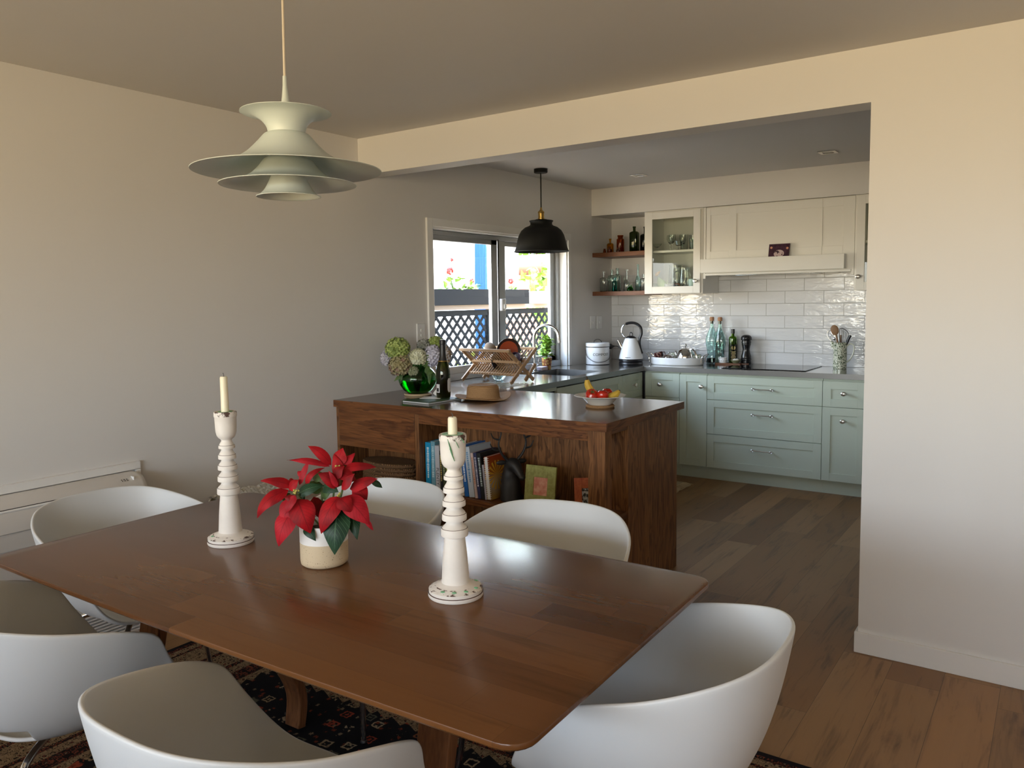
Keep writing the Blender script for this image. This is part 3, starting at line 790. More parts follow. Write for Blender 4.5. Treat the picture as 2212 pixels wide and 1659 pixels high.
bottle(.155, 2.99, ZL, .031, .205, .012, .052, PALEG, 'tall aqua bottle with rounded shoulders third from the left on the lower shelf', group=G2)
bottle(.178, 2.89, ZL, .022, .118, .010, .026, TEALG, 'short teal blue bottle in front of the tall aqua one', group=G2)
bottle(.258, 2.97, ZL, .029, .190, .008, .085, CLEARG, 'clear long-necked bottle in the middle of the lower shelf', sh=.9, group=G2)
bottle(.325, 2.90, ZL, .028, .050, .008, .012, GREENG, 'tiny round green glass inkwell bottle on the lower shelf', sh=.6, group=G2)
bottle(.355, 2.99, ZL, .023, .232, .009, .10, AQUAG, 'slender tall aqua bottle near the right of the lower shelf', sh=1.2, group=G2)
bottle(.428, 2.95, ZL, .030, .145, .009, .035, CLEARG, 'clear bottle half hidden by the wall cabinet on the lower shelf', group=G2)

def goblet(x, y, z, r, h, bowl, lab, M=CLEARG, shape='wine', group='glasses in the wall cabinet'):
    st = h - bowl
    if shape == 'wine': pr = [(0, 0), (r * .85, 0), (r * .8, .002), (.005, .006), (.0035, st * .5), (.005, st - .003), (r * .6, st + bowl * .15), (r, st + bowl * .5), (r * .88, h), (r * .88 - .0012, h), (r - .0014, st + bowl * .5), (r * .58, st + bowl * .17), (0, st + .003)]
    elif shape == 'coupe': pr = [(0, 0), (r * .7, 0), (r * .65, .002), (.005, .006), (.0035, st * .5), (.006, st - .003), (r * .55, st + bowl * .1), (r, h), (r - .0012, h), (r * .53, st + bowl * .16), (0, st + .004)]
    else: pr = [(0, 0), (r * .8, 0), (r * .85, .003), (r, h), (r - .0018, h), (r * .83, .006), (0, .006)]
    return tag(obj('drinking_glass', LA(pr, 20), M, loc=(x, y, z)), lab, 'glass', group)
ZC1, ZC0 = 1.484 + .3615, 1.484 + .0185
goblet(.575, 2.90, ZC1, .042, .062, .03, 'shallow dark-rimmed coupe glass at the left of the cabinet upper shelf', shape='coupe')
for k, (x, y) in enumerate(((.652, 3.0), (.70, 2.93), (.755, 3.02))):
    goblet(x, y, ZC1, .030, .135, .072, ('left', 'middle', 'right')[k] + ' of the three stemmed wine glasses on the cabinet upper shelf')
for k, (x, y) in enumerate(((.805, 2.93), (.84, 3.04))):
    goblet(x, y, ZC1, .033, .128, .1, ('nearer', 'farther')[k] + ' tall tumbler at the right of the cabinet upper shelf', shape='tumbler')
goblet(.775, 2.885, ZC1, .043, .075, .04, 'shallow coupe glass in front of the wine glasses in the cabinet', shape='coupe')
goblet(.885, 2.93, ZC1, .034, .095, .09, 'dark tumbler at the right end of the cabinet upper shelf', M=PALEG, shape='tumbler')
def jug(x, y, z, r, h, M, lab, hs=1, name='glass_jug'):
    t = thing(name, lab, 'jug', (x, y, z))
    obj('body', LA([(0, 0), (r * .92, 0), (r, .01), (r * 1.02, h * .5), (r * .86, h * .85), (r * .9, h), (r * .9 - .003, h), (r * .86 - .003, h * .85), (r * 1.02 - .003, h * .5), (r - .004, .014), (0, .01)], 28), M, t)
    obj('handle', TB(smooth_path([(r * .85, 0, h * .85), (r * 1.5, 0, h * .8), (r * 1.6, 0, h * .5), (r * .98, 0, h * .25)], 5), .005, 8), M, t)
    return t
jug(.70, 3.01, ZC0, .062, .225, CLEARG, 'large clear glass jug on the cabinet lower shelf')
jug(.80, 2.96, ZC0, .055, .20, CLEARG, 'second clear glass jug beside the large one in the cabinet').rotation_euler = (0, 0, R(200))
goblet(.895, 2.885, ZC0, .030, .10, .09, 'frosted aqua tumbler at the right of the cabinet lower shelf', M=mat('frosted aqua', (.5, .66, .65), .4), shape='tumbler')
goblet(.565, 2.90, ZC0, .028, .07, .06, 'small aqua tumbler at the left of the cabinet lower shelf', M=AQUAG, shape='tumbler')
t = thing('patterned_bowl', 'black and white speckled bowl with brown handle on the cabinet lower shelf', 'bowl', (.70, 2.88, ZC0))
m = NT('speckled black white'); q = m.new('ShaderNodeTexVoronoi'); q.inputs['Scale'].default_value = 130; m.l.new(m.obj(), q.inputs['Vector'])
m.set(col=m.ramp(q.outputs['Distance'], [(0, (.02, .02, .03)), (.42, (.6, .6, .62))], 'CONSTANT'), rough=.25)
obj('bowl', LA([(0, 0), (.022, 0), (.036, .02), (.045, .045), (.046, .065), (.043, .065), (.034, .022), (0, .008)], 24), m.m, t)
obj('handle', TB(smooth_path([(.04, 0, .06), (.08, 0, .062), (.085, 0, .04), (.05, 0, .03)], 5), .005, 8), mat('brown cane', (.2, .08, .04), .5), t)
t = thing('leaf_ornament', 'pale green glass leaf ornament leaning in the wall cabinet', 'ornament', (.60, 2.875, ZC0))
bm, uvl = leafbm(); leaf(bm, uvl, (.06, 0, .012), (-.01, .01, .125), .09, .012, (0, -1, .2), .3, 9, .002)
obj('leaf', bm, mat('pale green ceramic', (.42, .58, .30), .3), t, solid=.003)
bm, uvl = leafbm(); leaf(bm, uvl, (-.03, 0, .135), (.02, .0, .175), .03, .004, (0, -1, 0), .3, 6)
obj('bud', bm, mat('amber ceramic', (.8, .45, .08), .3), t, solid=.004)
obj('stalk', TB([(.06, 0, .0), (.085, .0, .05), (.08, 0, .10)], .003), mat('pale green ceramic stalk', (.5, .6, .4), .3), t)

# ================================================================== ON THE STEEL BENCH
ZB = .892
t = thing('compost_bin', 'white enamel compost bin with wire handle in the bench corner', 'bin', (.165, 2.60, ZB), R(35))
obj('body', LA([(0, 0), (.098, 0), (.1, .004), (.1, .15), (.096, .15), (.096, .006), (0, .006)], 40), WHG, t)
b = LA([(.101, .148), (.103, .149), (.103, .154), (.101, .155)], 40, closed=True); lathe(b, [(.1005, .0), (.102, .001), (.102, .004), (.1, .005)], 40); obj('band', b, BLACKP, t)
obj('lid', LA([(.102, .155), (.103, .158), (.102, .18), (.095, .186), (0, .188), (0, .156)], 40), WHG, t)
obj('lid_handle', TB([(.032 * math.cos(a), .0, .186 + .028 * math.sin(a)) for a in [PI * k / 12 for k in range(13)]], .0025, 8), BLACKM, t)
pts = [(.106 * math.cos(a), -.03 - .085 * abs(math.sin(a)) ** .9, .128 - .095 * math.sin(a) ** 1.0) for a in [PI * k / 20 for k in range(21)]]
obj('bail_handle', TB(smooth_path([(-.103, 0, .125), (-.095, -.06, .07), (-.04, -.108, .03), (.035, -.108, .028), (.09, -.07, .055), (.105, -.01, .12)], 6), .0022, 8), mat('dark wire', (.06, .06, .06), .4, .8), t)
b = text_bm('COMPOST', .032)
for v in b.verts:
    a = v.co.x / .101; zz = v.co.y; dp = v.co.z; rr = .1008 + dp
    v.co = Vector((rr * math.sin(a + .22), -rr * math.cos(a + .22), .088 + zz))
obj('lettering', b, mat('grey lettering', (.12, .12, .12), .6), t, smooth=False)

t = thing('electric_kettle', 'white pyramid electric kettle with black looped handle', 'kettle', (.415, 2.73, ZB), R(18))
obj('power_base', LA([(0, 0), (.1, 0), (.104, .006), (.1, .02), (.09, .024), (0, .024)], 40), BLACKP, t)
obj('base_ring', LA([(.095, .024), (.102, .028), (.104, .042), (.1, .048), (0, .048), (0, .024)], 40), BLACKP, t)
obj('body', LA([(.102, .048), (.1, .062), (.085, .12), (.062, .19), (.052, .215), (.046, .222), (0, .222), (0, .05)], 40), WHG, t)
obj('lid', LA([(.046, .222), (.044, .228), (.03, .238), (.01, .243), (0, .243)], 32), BLACKP, t)
obj('lid_knob', TB(smooth_path([(-.012, 0, .24), (-.011, 0, .262), (0, 0, .27), (.011, 0, .262), (.012, 0, .24)], 5), .004, 8), BLACKP, t)
b = NB(); tube(b, [(-.07, 0, .135), (-.088, 0, .165), (-.112, 0, .205)], [.024, .017, .012], 16, flat=(.8, 1))
obj('spout', b, CHROME, t)
arc = smooth_path([(-.055, 0, .235), (-.078, 0, .27), (-.07, 0, .32), (-.025, 0, .348), (.035, 0, .348), (.08, 0, .315), (.088, 0, .26), (.072, 0, .205), (.078, 0, .14), (.094, 0, .09)], 6)
obj('handle', TB(arc[16:], .012, 10), BLACKP, t)
obj('handle_arm', TB(arc[:18], .0055, 8), CHROME, t)
b = NB()
for k in range(9): box(b, -.03 + k * .0052, -.0265 + k * .0052, -.0008, 0, 0, .004 if k % 3 else .006)
obj('badge', b, mat('dark print', (.08, .08, .08), .5), t, loc=(-.004, -.1, .06), rot=(R(-14), 0, 0), smooth=False)
kcord = Matrix.Rotation(-R(18), 4, 'Z') @ Matrix.Translation((.27 - .415, 2.8 - 2.73, 0))
cb = obj('power_cord', TB([kcord @ p for p in smooth_path([(-.06, .0, .145), (0, -.01, .14), (.04, -.02, .09), (.06, -.03, .03), (.09, -.045, .006), (.12, -.02, .005)], 8)], .0035, 8), BLACKP, t)
b = NB(); ball(b, (-.09, .0, .142), .028, .02, .024); tube(b, [(-.085, 0, .142), (-.05, 0, .145)], [.016, .007], 10)
for v in b.verts: v.co = kcord @ v.co
obj('plug', b, BLACKP, cb)
t = thing('power_socket', 'white socket plate low on the left wall behind the compost bin', 'socket', (0, 2.80, 1.035))
obj('plate', bx(.0005, .009, -.055, .055, -.035, .035), WHP, t, bevel=.002)

t = thing('serving_tray', 'oval white enamel tray with chrome loop handles holding tea things', 'tray', (.765, 2.885, ZB))
ax_, ay_ = .232, .155
b = LA([(0, 0), (.95, 0), (.985, .006), (1.0, .062), (.985, .062), (.965, .01), (0, .006)], 56, sx=1, sy=1)
for v in b.verts: v.co.x *= ax_; v.co.y *= ay_
obj('tray_body', b, WHG, t)
for s in (-1, 1):
    obj('handle', TB(smooth_path([(s * ax_ * .99, -.045, .02), (s * ax_ * 1.02, -.045, .065), (s * (ax_ + .035), -.03, .09), (s * (ax_ + .035), .03, .09), (s * ax_ * 1.02, .045, .065), (s * ax_ * .99, .045, .02)], 5), .004, 8), CHROME, t)
def teapot(x, y, z, r, lab, rz):
    t = thing('teapot', lab, 'teapot', (x, y, z), rz)
    obj('body', LA([(0, 0), (r * .7, 0), (r * .95, r * .3), (r, r * .6), (r * .93, r * 1.0), (r * .72, r * 1.4), (r * .4, r * 1.62), (0, r * 1.7)], 36), CHROME, t)
    b = NB(); tube(b, [(0, 0, r * 1.68), (0, 0, r * 1.85)], r * .05, 8); ball(b, (0, 0, r * 1.95), r * .13); obj('lid_knob', b, CHROME, t)
    obj('spout', TB(smooth_path([(-r * .85, 0, r * .6), (-r * 1.15, 0, r * .95), (-r * 1.25, 0, r * 1.3)], 4), [r * .2] + [r * .15] * 4 + [r * .1] * 4, 10), CHROME, t)
    obj('handle', TB(smooth_path([(r * .55, 0, r * 1.5), (r * 1.0, 0, r * 1.45), (r * 1.35, 0, r * .9), (r * 1.42, 0, r * .25)], 6), r * .09, 8), CHROME, t)
    return t
teapot(.835, 2.90, ZB + .0065, .08, 'large domed silver teapot on the white oval tray', R(-12))
teapot(.705, 2.85, ZB + .0065, .048, 'small domed silver milk pot on the white oval tray', R(-60))
def mug(x, y, z, r, h, M, lab, rot=(0, 0, 0), grp=None):
    t = thing('mug', lab, 'mug', (x, y, z), group=grp); t.rotation_euler = rot
    obj('cup', LA([(0, 0), (r * .8, 0), (r, r * .3), (r, h), (r - .003, h), (r - .003, r * .3), (0, .004)], 24), M, t)
    obj('handle', TB(smooth_path([(r * .97, 0, h * .8), (r * 1.5, 0, h * .75), (r * 1.5, 0, h * .3), (r * .95, 0, h * .25)], 4), .004, 8), M, t)
MAROON = NT('maroon patterned glaze'); _n = MAROON.noise(MAROON.obj(), 60, 2); MAROON.set(col=MAROON.ramp(_n, [(.4, (.07, .012, .012)), (.55, (.02, .008, .01)), (.62, (.5, .25, .2))]), rough=.2); MAROON = MAROON.m
FLORAL = NT('green floral china'); _n = FLORAL.noise(FLORAL.obj(), 90, 2); FLORAL.set(col=FLORAL.ramp(_n, [(.45, (.72, .72, .64)), (.56, (.25, .32, .2))]), rough=.25); FLORAL = FLORAL.m
mug(.615, 2.87, ZB + .0065, .038, .045, MAROON, 'lower maroon patterned cup on the tray')
mug(.612, 2.87, ZB + .054, .038, .045, MAROON, 'upper maroon patterned cup tipped on top of another on the tray', rot=(0, R(-14), 0))
mug(.715, 2.95, ZB + .0065, .042, .085, FLORAL, 'pale floral mug behind the small milk pot')
mug(.925, 2.93, ZB + .0065, .035, .075, FLORAL, 'pale floral mug behind the handle of the large teapot')

def fish_bottle(x, y, lab, rz, liquid=None, lh=.0, grp=None):
    t = thing('fish_bottle', lab, 'bottle', (x, y, ZB), rz, grp)
    P = [(0, 0), (.038, 0), (.046, .008), (.040, .045), (.034, .075), (.042, .12), (.052, .17), (.050, .215), (.038, .255), (.022, .29), (.0145, .315), (.0145, .35), (.0165, .351), (.0165, .358)]
    inn = [(r - .003, z + .003 if z < .02 else z) for r, z in P[::-1] if r > .012] + [(0, .006)]
    b = LA(P + inn, 32)
    for v in b.verts: v.co.y *= .62 if v.co.z < .29 else 1
    m = obj('glass_body', b, AQUAG, t)
    b = NB()
    for k in range(9):
        for j in range(-3, 4):
            zz = .10 + k * .018; xx = (j + (k % 2) * .5) * .012
            if abs(xx) < .036: tube(b, [(xx + .006 * math.cos(a), -.0315 + abs(xx) * .22, zz + .006 * math.sin(a)) for a in [PI + PI * q / 6 for q in range(7)]], .0008, 4)
    obj('scale_relief', b, AQUAG, t)
    obj('cork', LA([(0, .335), (.011, .335), (.011, .358), (.0185, .360), (.0195, .385), (.016, .392), (0, .393)], 16), mat('cork', (.42, .22, .12), .8), t)
    if liquid:
        b = LA([(0, .0075), (.034, .0075), (.041, .012), (.036, lh), (0, lh)], 28)
        for v in b.verts: v.co.y *= .58
        obj('liquid', b, liquid, t)
fish_bottle(.985, 3.105, 'aqua glass fish bottle with cork and dark liquid at its foot, the left one', R(10), mat('dark liquid', (.012, .008, .008), .1), .045)
fish_bottle(1.075, 3.05, 'aqua glass fish bottle with cork, right of its twin, filled with clear water', R(-8), WATER, .17)
t = thing('olive_oil_bottle', 'square green olive oil bottle with black label', 'bottle', (1.172, 3.09, ZB), R(30))
b = LA(bottle_prof(.033, .285, .0125, .05, .002, .35), 24)
for v in b.verts:
    rr = math.hypot(v.co.x, v.co.y)
    if v.co.z < .2 and rr > .02:
        k = min(rr / max(abs(v.co.x), abs(v.co.y)), 1.28); k = 1 + (k - 1) * .9; v.co.x *= k * .9; v.co.y *= k * .9
obj('glass_body', b, glass('olive glass', (.25, .42, .05)), t)
b = NB(); box(b, -.0235, .0235, -.0308, -.0298, .025, .165); box(b, -.0308, -.0298, -.0235, .0235, .025, .165); box(b, .0298, .0308, -.0235, .0235, .025, .165)
obj('label', b, mat('black label', (.012, .012, .01), .5), t, smooth=False)
b = NB()
lathe(b, [(0, 0), (.017, 0)], 20, M=Matrix.Translation((0, -.0312, .138)) @ Matrix.Rotation(PI / 2, 4, 'X'))
for k in range(8):
    w_ = (.018, .014, .02, .016, .012, .019, .015, .018)[k]; box(b, -w_, w_, -.0313, -.0309, .038 + k * .0095, .042 + k * .0095)
obj('label_print', b, mat('gold print', (.55, .42, .18), .4), t, smooth=False)
obj('cap', LA([(0, .255), (.0155, .255), (.0155, .292), (0, .293)], 16), BLACKP, t)
t = thing('pepper_mill', 'tall turned black pepper mill', 'pepper mill', (1.285, 3.09, ZB))
obj('body', LA([(0, 0), (.04, 0), (.042, .01), (.042, .03), (.038, .034), (.042, .038), (.042, .052), (.038, .056), (.041, .06), (.04, .072), (.032, .10), (.028, .125), (.032, .15), (.037, .17), (.036, .176), (.039, .18), (.038, .192), (0, .192)], 28), mat('black lacquered wood', (.012, .012, .013), .22), t)
obj('head', LA([(0, .193), (.036, .193), (.036, .199), (.041, .203), (.044, .216), (.042, .228), (.036, .236), (.028, .242), (.015, .246), (0, .247)], 28), mat('black lacquered head', (.012, .012, .013), .22), t)
t = thing('chopping_board', 'small reddish wooden board with handle under the salt pots', 'board', (1.165, 3.03, ZB), R(8))
P = rrect(-.11, .10, -.045, .05, .008, 3)
b = NB(); poly(b, P, 0, .014); obj('board', b, SHELFW, t, bevel=.001)
b = NB(); box(b, .0985, .155, -.0, .022, .002, .013); obj('handle', b, SHELFW, t, bevel=.002)
t = thing('small_pot', 'little white pot with dark dots on the small board', 'pot', (1.115, 3.02, ZB + .0145))
obj('pot', LA([(0, 0), (.028, 0), (.033, .01), (.033, .025), (.029, .034), (.0325, .038), (.0325, .046), (.029, .046), (.028, .012), (0, .008)], 24), WHG, t)
b = NB()
for k in range(12):
    a = 2 * PI * k / 12; ball(b, (.033 * math.cos(a), .033 * math.sin(a), .018), .0032, seg=8, rings=5)
obj('dot', b, BLACKP, t)
tag(obj('small_bowl', LA([(0, 0), (.018, 0), (.03, .01), (.043, .026), (.041, .027), (.028, .013), (0, .005)], 28), mat('olive glaze', (.22, .23, .13), .25), loc=(1.222, 3.02, ZB + .0145)), 'small olive green bowl on the wooden board', 'bowl')
b = NB(); ball(b, (0, 0, .01), .026, .022, .014); ball(b, (.012, 0, .015), .014, .014, .01)
tag(obj('garlic_bulb', b, mat('garlic skin', (.75, .72, .66), .6), loc=(1.222, 3.02, ZB + .028)), 'white garlic bulb in the small olive bowl', 'garlic')

t = thing('utensil_jug', 'tall cream jug printed with dark green leaf sprigs', 'jug', (2.028, 3.035, ZB))
m = NT('green sprig china'); v = m.obj(); q = m.new('ShaderNodeTexVoronoi'); q.inputs['Scale'].default_value = 95; m.l.new(m.mapv(v, (1, 1, .62), rot=(.3, .5, .2)), q.inputs['Vector'])
q2 = m.new('ShaderNodeTexVoronoi', feature='DISTANCE_TO_EDGE'); q2.inputs['Scale'].default_value = 38; m.l.new(v, q2.inputs['Vector'])
f = m.math('MAXIMUM', m.math('LESS_THAN', q.outputs['Distance'], .36), m.math('LESS_THAN', q2.outputs['Distance'], .025))
m.set(col=m.mix(f, (.72, .74, .60), (.05, .085, .03)), rough=.2)
obj('body', LA([(0, 0), (.046, 0), (.049, .004), (.049, .195), (.051, .20), (.047, .20), (.045, .006), (0, .006)], 36), m.m, t)
b = NB(); tube(b, [(-.046, 0, .15), (-.062, 0, .2), (-.068, 0, .203)], [.012, .014, .010], 10); obj('spout', b, m.m, t)
obj('handle', TB(smooth_path([(.047, 0, .17), (.07, 0, .192), (.098, 0, .175), (.095, 0, .12), (.07, 0, .07), (.048, 0, .05)], 6), .0055, 8), mat('cream china', (.72, .74, .62), .25), t)
def utensil(name, lab, cat, parts, loc=(2.028, 3.035, ZB + .007)):
    t = thing(name, lab, cat, loc)
    for pn, b, M in parts: obj(pn, b, M, t)
SPW = mat('wooden spoon timber', (.26, .14, .065), .6)
b = NB(); ball(b, (-.038, -.02, .288), .030, .008, .04, M=Matrix.Rotation(R(-14), 4, 'Y')); 
utensil('wooden_spoon', 'wooden spoon standing in the sprig jug', 'spoon', [('bowl', b, SPW), ('handle', TB([(.01, .01, 0), (-.026, -.018, .255)], .006, 8), SPW)])
b = NB()
for k in range(4):
    a0 = k * PI / 4
    tube(b, smooth_path([(-.022, .02, .15), (-.05 + .022 * math.cos(a0), .02 + .022 * math.sin(a0), .20), (-.076 + .026 * math.cos(a0), .02 + .026 * math.sin(a0), .25), (-.085, .02, .285), (-.076 - .026 * math.cos(a0), .02 - .026 * math.sin(a0), .25), (-.05 - .022 * math.cos(a0), .02 - .022 * math.sin(a0), .20), (-.022, .02, .15)], 5), .001, 5)
ball(b, (-.048, .02, .22), .012)
utensil('wire_whisk', 'chrome balloon whisk leaning left in the sprig jug', 'whisk', [('wires', b, CHROME), ('handle', TB([(.015, .0, 0), (-.022, .02, .155)], .006, 8), CHROME)])
b = NB()
cs = [(.002, -.02, .19), (.0, -.02, .30), (.06, -.02, .268), (.042, -.02, .19)]
tube(b, smooth_path(cs, 4), .0025, 6)
for k in range(1, 6): tube(b, [(.002 + .008 * k, -.02, .19), (.0 + .010 * k, -.02, .30 - .0058 * k)], .0016, 5)
utensil('slotted_turner', 'black slotted turner in the sprig jug', 'spatula', [('blade', b, BLACKP), ('handle', TB([(.012, -.005, 0), (.018, -.02, .195)], .005, 8), BLACKP)])
utensil('black_spatula', 'black handled spatula at the right edge of the sprig jug', 'spatula', [('handle', TB([(-.01, .01, 0), (.045, -.0, .18), (.072, -.0, .25)], [.006, .008, .010], 8), BLACKP)])
utensil('brown_utensil', 'brown utensil handle hidden behind the turner in the jug', 'utensil', [('handle', TB([(.0, .02, 0), (.004, .0, .25)], [.006, .007], 8), SPW)])

# sink side
t = thing('kitchen_tap', 'chrome gooseneck kitchen tap behind the sink', 'tap', (.04, 1.80, ZB))
obj('base', LA([(0, 0), (.026, 0), (.026, .006), (.022, .01), (.022, .055), (.02, .06), (0, .06)], 24), CHROME, t)
obj('gooseneck', TB([(0, 0, .05), (0, 0, .26)] + [(.095 - .095 * math.cos(a), 0.03 * (1 - math.cos(a)), .26 + .098 * math.sin(a)) for a in [PI * k / 16 for k in range(1, 15)]] + [(.192, .06, .24), (.194, .062, .225)], .0125, 14), CHROME, t)
obj('lever', TB([(.0, .02, .045), (0, .055, .05), (0, .068, .10)], [.006, .005, .0045], 8), CHROME, t)
t = thing('potted_basil', 'bright green basil plant in a brown and yellow blotched pot on the window ledge', 'plant', (.035, 1.99, ZB))
m = NT('blotched pot glaze'); q = m.new('ShaderNodeTexVoronoi', feature='DISTANCE_TO_EDGE'); q.inputs['Scale'].default_value = 32; m.l.new(m.obj(), q.inputs['Vector'])
m.set(col=m.ramp(q.outputs['Distance'], [(.05, (.2, .03, .012)), (.12, (.55, .33, .10))]), rough=.35)
obj('pot', LA([(0, 0), (.034, 0), (.043, .09), (.044, .094), (.039, .094), (.032, .01), (0, .006)], 28), m.m, t)
obj('soil', LA([(0, .08), (.037, .08)], 20), SOIL, t, smooth=False)
bm, uvl = leafbm()
for i in range(80):
    a = random.uniform(0, 2 * PI); zz = random.uniform(.1, .25); rr = random.uniform(.005, .03)
    p = Vector((rr * math.cos(a), rr * math.sin(a), zz)); d = Vector((math.cos(a), math.sin(a), random.uniform(-.3, .9))).normalized()
    leaf(bm, uvl, p, p + d * random.uniform(.04, .065), .044, .009, (0, 0, 1), .3, 5)
obj('leaves', bm, FRESHL, t)
b = NB()
for i in range(7):
    a = i * .9; tube(b, [(0, 0, .08), (.015 * math.cos(a), .015 * math.sin(a), .16), (.022 * math.cos(a), .022 * math.sin(a), .23)], .002, 5)
tube(b, smooth_path([(0, 0, .09), (.01, .06, .12), (.01, .085, .18), (.01, .10, .22)], 4), .001, 4)
obj('stem', b, FRESHL, t)
tag(obj('sponge', bx(-.035, .035, -.045, .045, 0, .028), mat('pale pink sponge', (.66, .55, .58), .8), loc=(.045, 1.89, ZB + .001), bevel=.004), 'pale pink sponge beside the basil pot', 'sponge')

# dish rack : folding beech X frame
t = thing('dish_rack', 'folding beech wood dish rack beside the sink', 'dish rack', (.26, 1.01, ZB + .004), R(-3))
L2 = .205
def pl(y0, z0, y1, z1, x, w=.012, th=.006, M=PALEW, nm='end_leg'):
    b = NB(); d = Vector((0, y1 - y0, z1 - z0)); n = Vector((0, -d.z, d.y)).normalized() * w
    vs = []
    for xx in (x - th, x + th):
        for q in (Vector((xx, y0, z0)) - n, Vector((xx, y0, z0)) + n, Vector((xx, y1, z1)) + n, Vector((xx, y1, z1)) - n): vs.append(b.verts.new(q))
    b.faces.new(vs[:4][::-1]); b.faces.new(vs[4:])
    for i in range(4): b.faces.new((vs[i], vs[(i + 1) % 4], vs[4 + (i + 1) % 4], vs[4 + i]))
    return obj(nm, b, M, t, bevel=.001)
for s in (-1, 1):
    pl(-.135, .01, .15, .225, s * (L2 + .0065), M=PALEWY); pl(.135, .01, -.15, .225, s * (L2 - .0065), M=PALEWY)
    pl(.175, .115, .06, .01, s * (L2 - .02), M=PALEWY, nm='brace')
for (y, z) in ((-.148, .222), (-.045, .142), (.075, .058), (.148, .222), (.05, .142), (-.06, .058)):
    obj('rail', box(NB(), -L2 - .012, L2 + .012, y - .009, y + .009, z - .009, z + .009), PALEW, t, bevel=.001)
for s in (-1, 1):
    for k in range(17):
        x = -L2 + .026 + k * (2 * L2 - .052) / 16
        b = NB(); tube(b, [(x, -s * .148, .222), (x, s * .075, .055)], .0042, 6); obj('slat', b, PALEWY, t)
def plate_at(name, lab, cat, loc, r, rot, M, M2=None, k=.1):
    t = thing(name, lab, cat, loc); t.rotation_euler = rot
    b = LA([(0, 0), (r * .5, .001), (r * .85, r * k), (r, r * k * 1.3), (r, r * k * 1.3 + .003), (r * .85, r * k + .004), (r * .5, .006), (0, .005)], 40)
    obj('plate', b, M, t)
    if M2: obj('glaze_centre', LA([(0, .0062), (r * .5, .0072), (r * .8, r * k + .003)], 40), M2, t)
plate_at('ceramic_plate', 'dark rimmed plate with rust orange centre standing in the dish rack', 'plate', (.33, 1.03, ZB + .215), .085, (R(90), 0, R(52)), mat('dark glaze', (.03, .015, .012), .25), mat('rust glaze', (.42, .07, .02), .35))
mug(.405, 1.04, ZB + .165, .036, .07, mat('blue and red glaze', (.08, .04, .12), .25), 'dark blue and red mug tipped in the dish rack', rot=(R(70), R(60), 0))
b = NB(); ball(b, (0, 0, 0), .05, .03, .038, M=Matrix.Rotation(R(30), 4, 'Y'))
tag(obj('bread_loaf', b, mat('tan crust', (.20, .135, .08), .8), loc=(.175, 1.04, ZB + .228)), 'tan rounded loaf-like item at the left of the dish rack', 'bread')
plate_at('ceramic_plate', 'dark plate standing in the lower part of the dish rack', 'plate', (.25, 1.02, ZB + .15), .07, (R(90), 0, R(80)), mat('near black glaze', (.02, .012, .01), .25))
tag(obj('glass_dish', LA([(0, 0), (.03, 0), (.05, .03), (.047, .03), (.028, .004), (0, .004)], 24), PALEG, loc=(.20, 1.10, ZB + .004)), 'small clear dish under the dish rack', 'dish')

# ================================================================== TIMBER ISLAND
IX1, IY0, IY1, IZ = 1.761, -.255, .6335, .894
t = thing('timber_island', 'stained oak island bench with drawer and open bookshelf', 'island', (0, 0, 0))
b = bx(.0015, IX1, IY0, IY1, .856, IZ)
obj('benchtop', b, [ISLTOP], t, bevel=.0015)
b = bx(.0018, IX1 + .0012, IY0 - .0012, IY0 + .012, .8555, IZ - .0006)
obj('front_edging', b, OAKX, t, bevel=.001)
b = bx(IX1 - .012, IX1 + .0012, IY0 + .013, IY1 - .002, .8555, IZ - .0006); obj('side_edging', b, OAKY, t, bevel=.001)
YF = -.235
obj('end_post', bx(.0015, .022, YF, -.008, 0, .8555), OAKZ, t, bevel=.001)
obj('upright_divider', bx(.601, .63, YF, -.008, 0, .8555), OAKZ, t, bevel=.001)
obj('corner_post', bx(1.655, 1.743, YF, -.171, 0, .8555), OAKZ, t, bevel=.001)
obj('top_rail', bx(.6305, 1.6545, YF, -.205, .803, .855), OAKX, t, bevel=.001)
obj('side_rail', bx(1.722, 1.743, -.1705, -.0085, .832, .855), OAKY, t, bevel=.001)
obj('back_panel', bx(.0015, 1.722, -.0075, .0, 0.0, .855), OAKZ, t, smooth=False)
obj('shelf', bx(.6305, 1.7215, -.222, -.008, .405, .435), OAKX, t, bevel=.001)
obj('shelf', bx(1.7215, 1.742, -.1705, -.008, .405, .435), OAKY, t, bevel=.001)
obj('shelf', bx(.0225, .6005, -.222, -.008, .405, .435), OAKX, t, bevel=.001)
obj('bottom_shelf', bx(.0225, 1.6545, -.225, -.008, .04, .07), OAKX, t, bevel=.001)
d = obj('drawer', bx(.0235, .6, YF - .001, -.215, .633, .853), OAKX, t, bevel=.001)
obj('drawer_box', bx(.04, .585, -.2145, -.02, .65, .84), OAKX, d, smooth=False)
b = NB()
box(b, 1.7225, 1.745, -.0075, .575, 0, .8555)
obj('side_panel', b, OAKZ, t, bevel=.001)
obj('cupboard_body', bx(.003, 1.722, .001, .57, .06, .855), OAKZ, t, smooth=False)

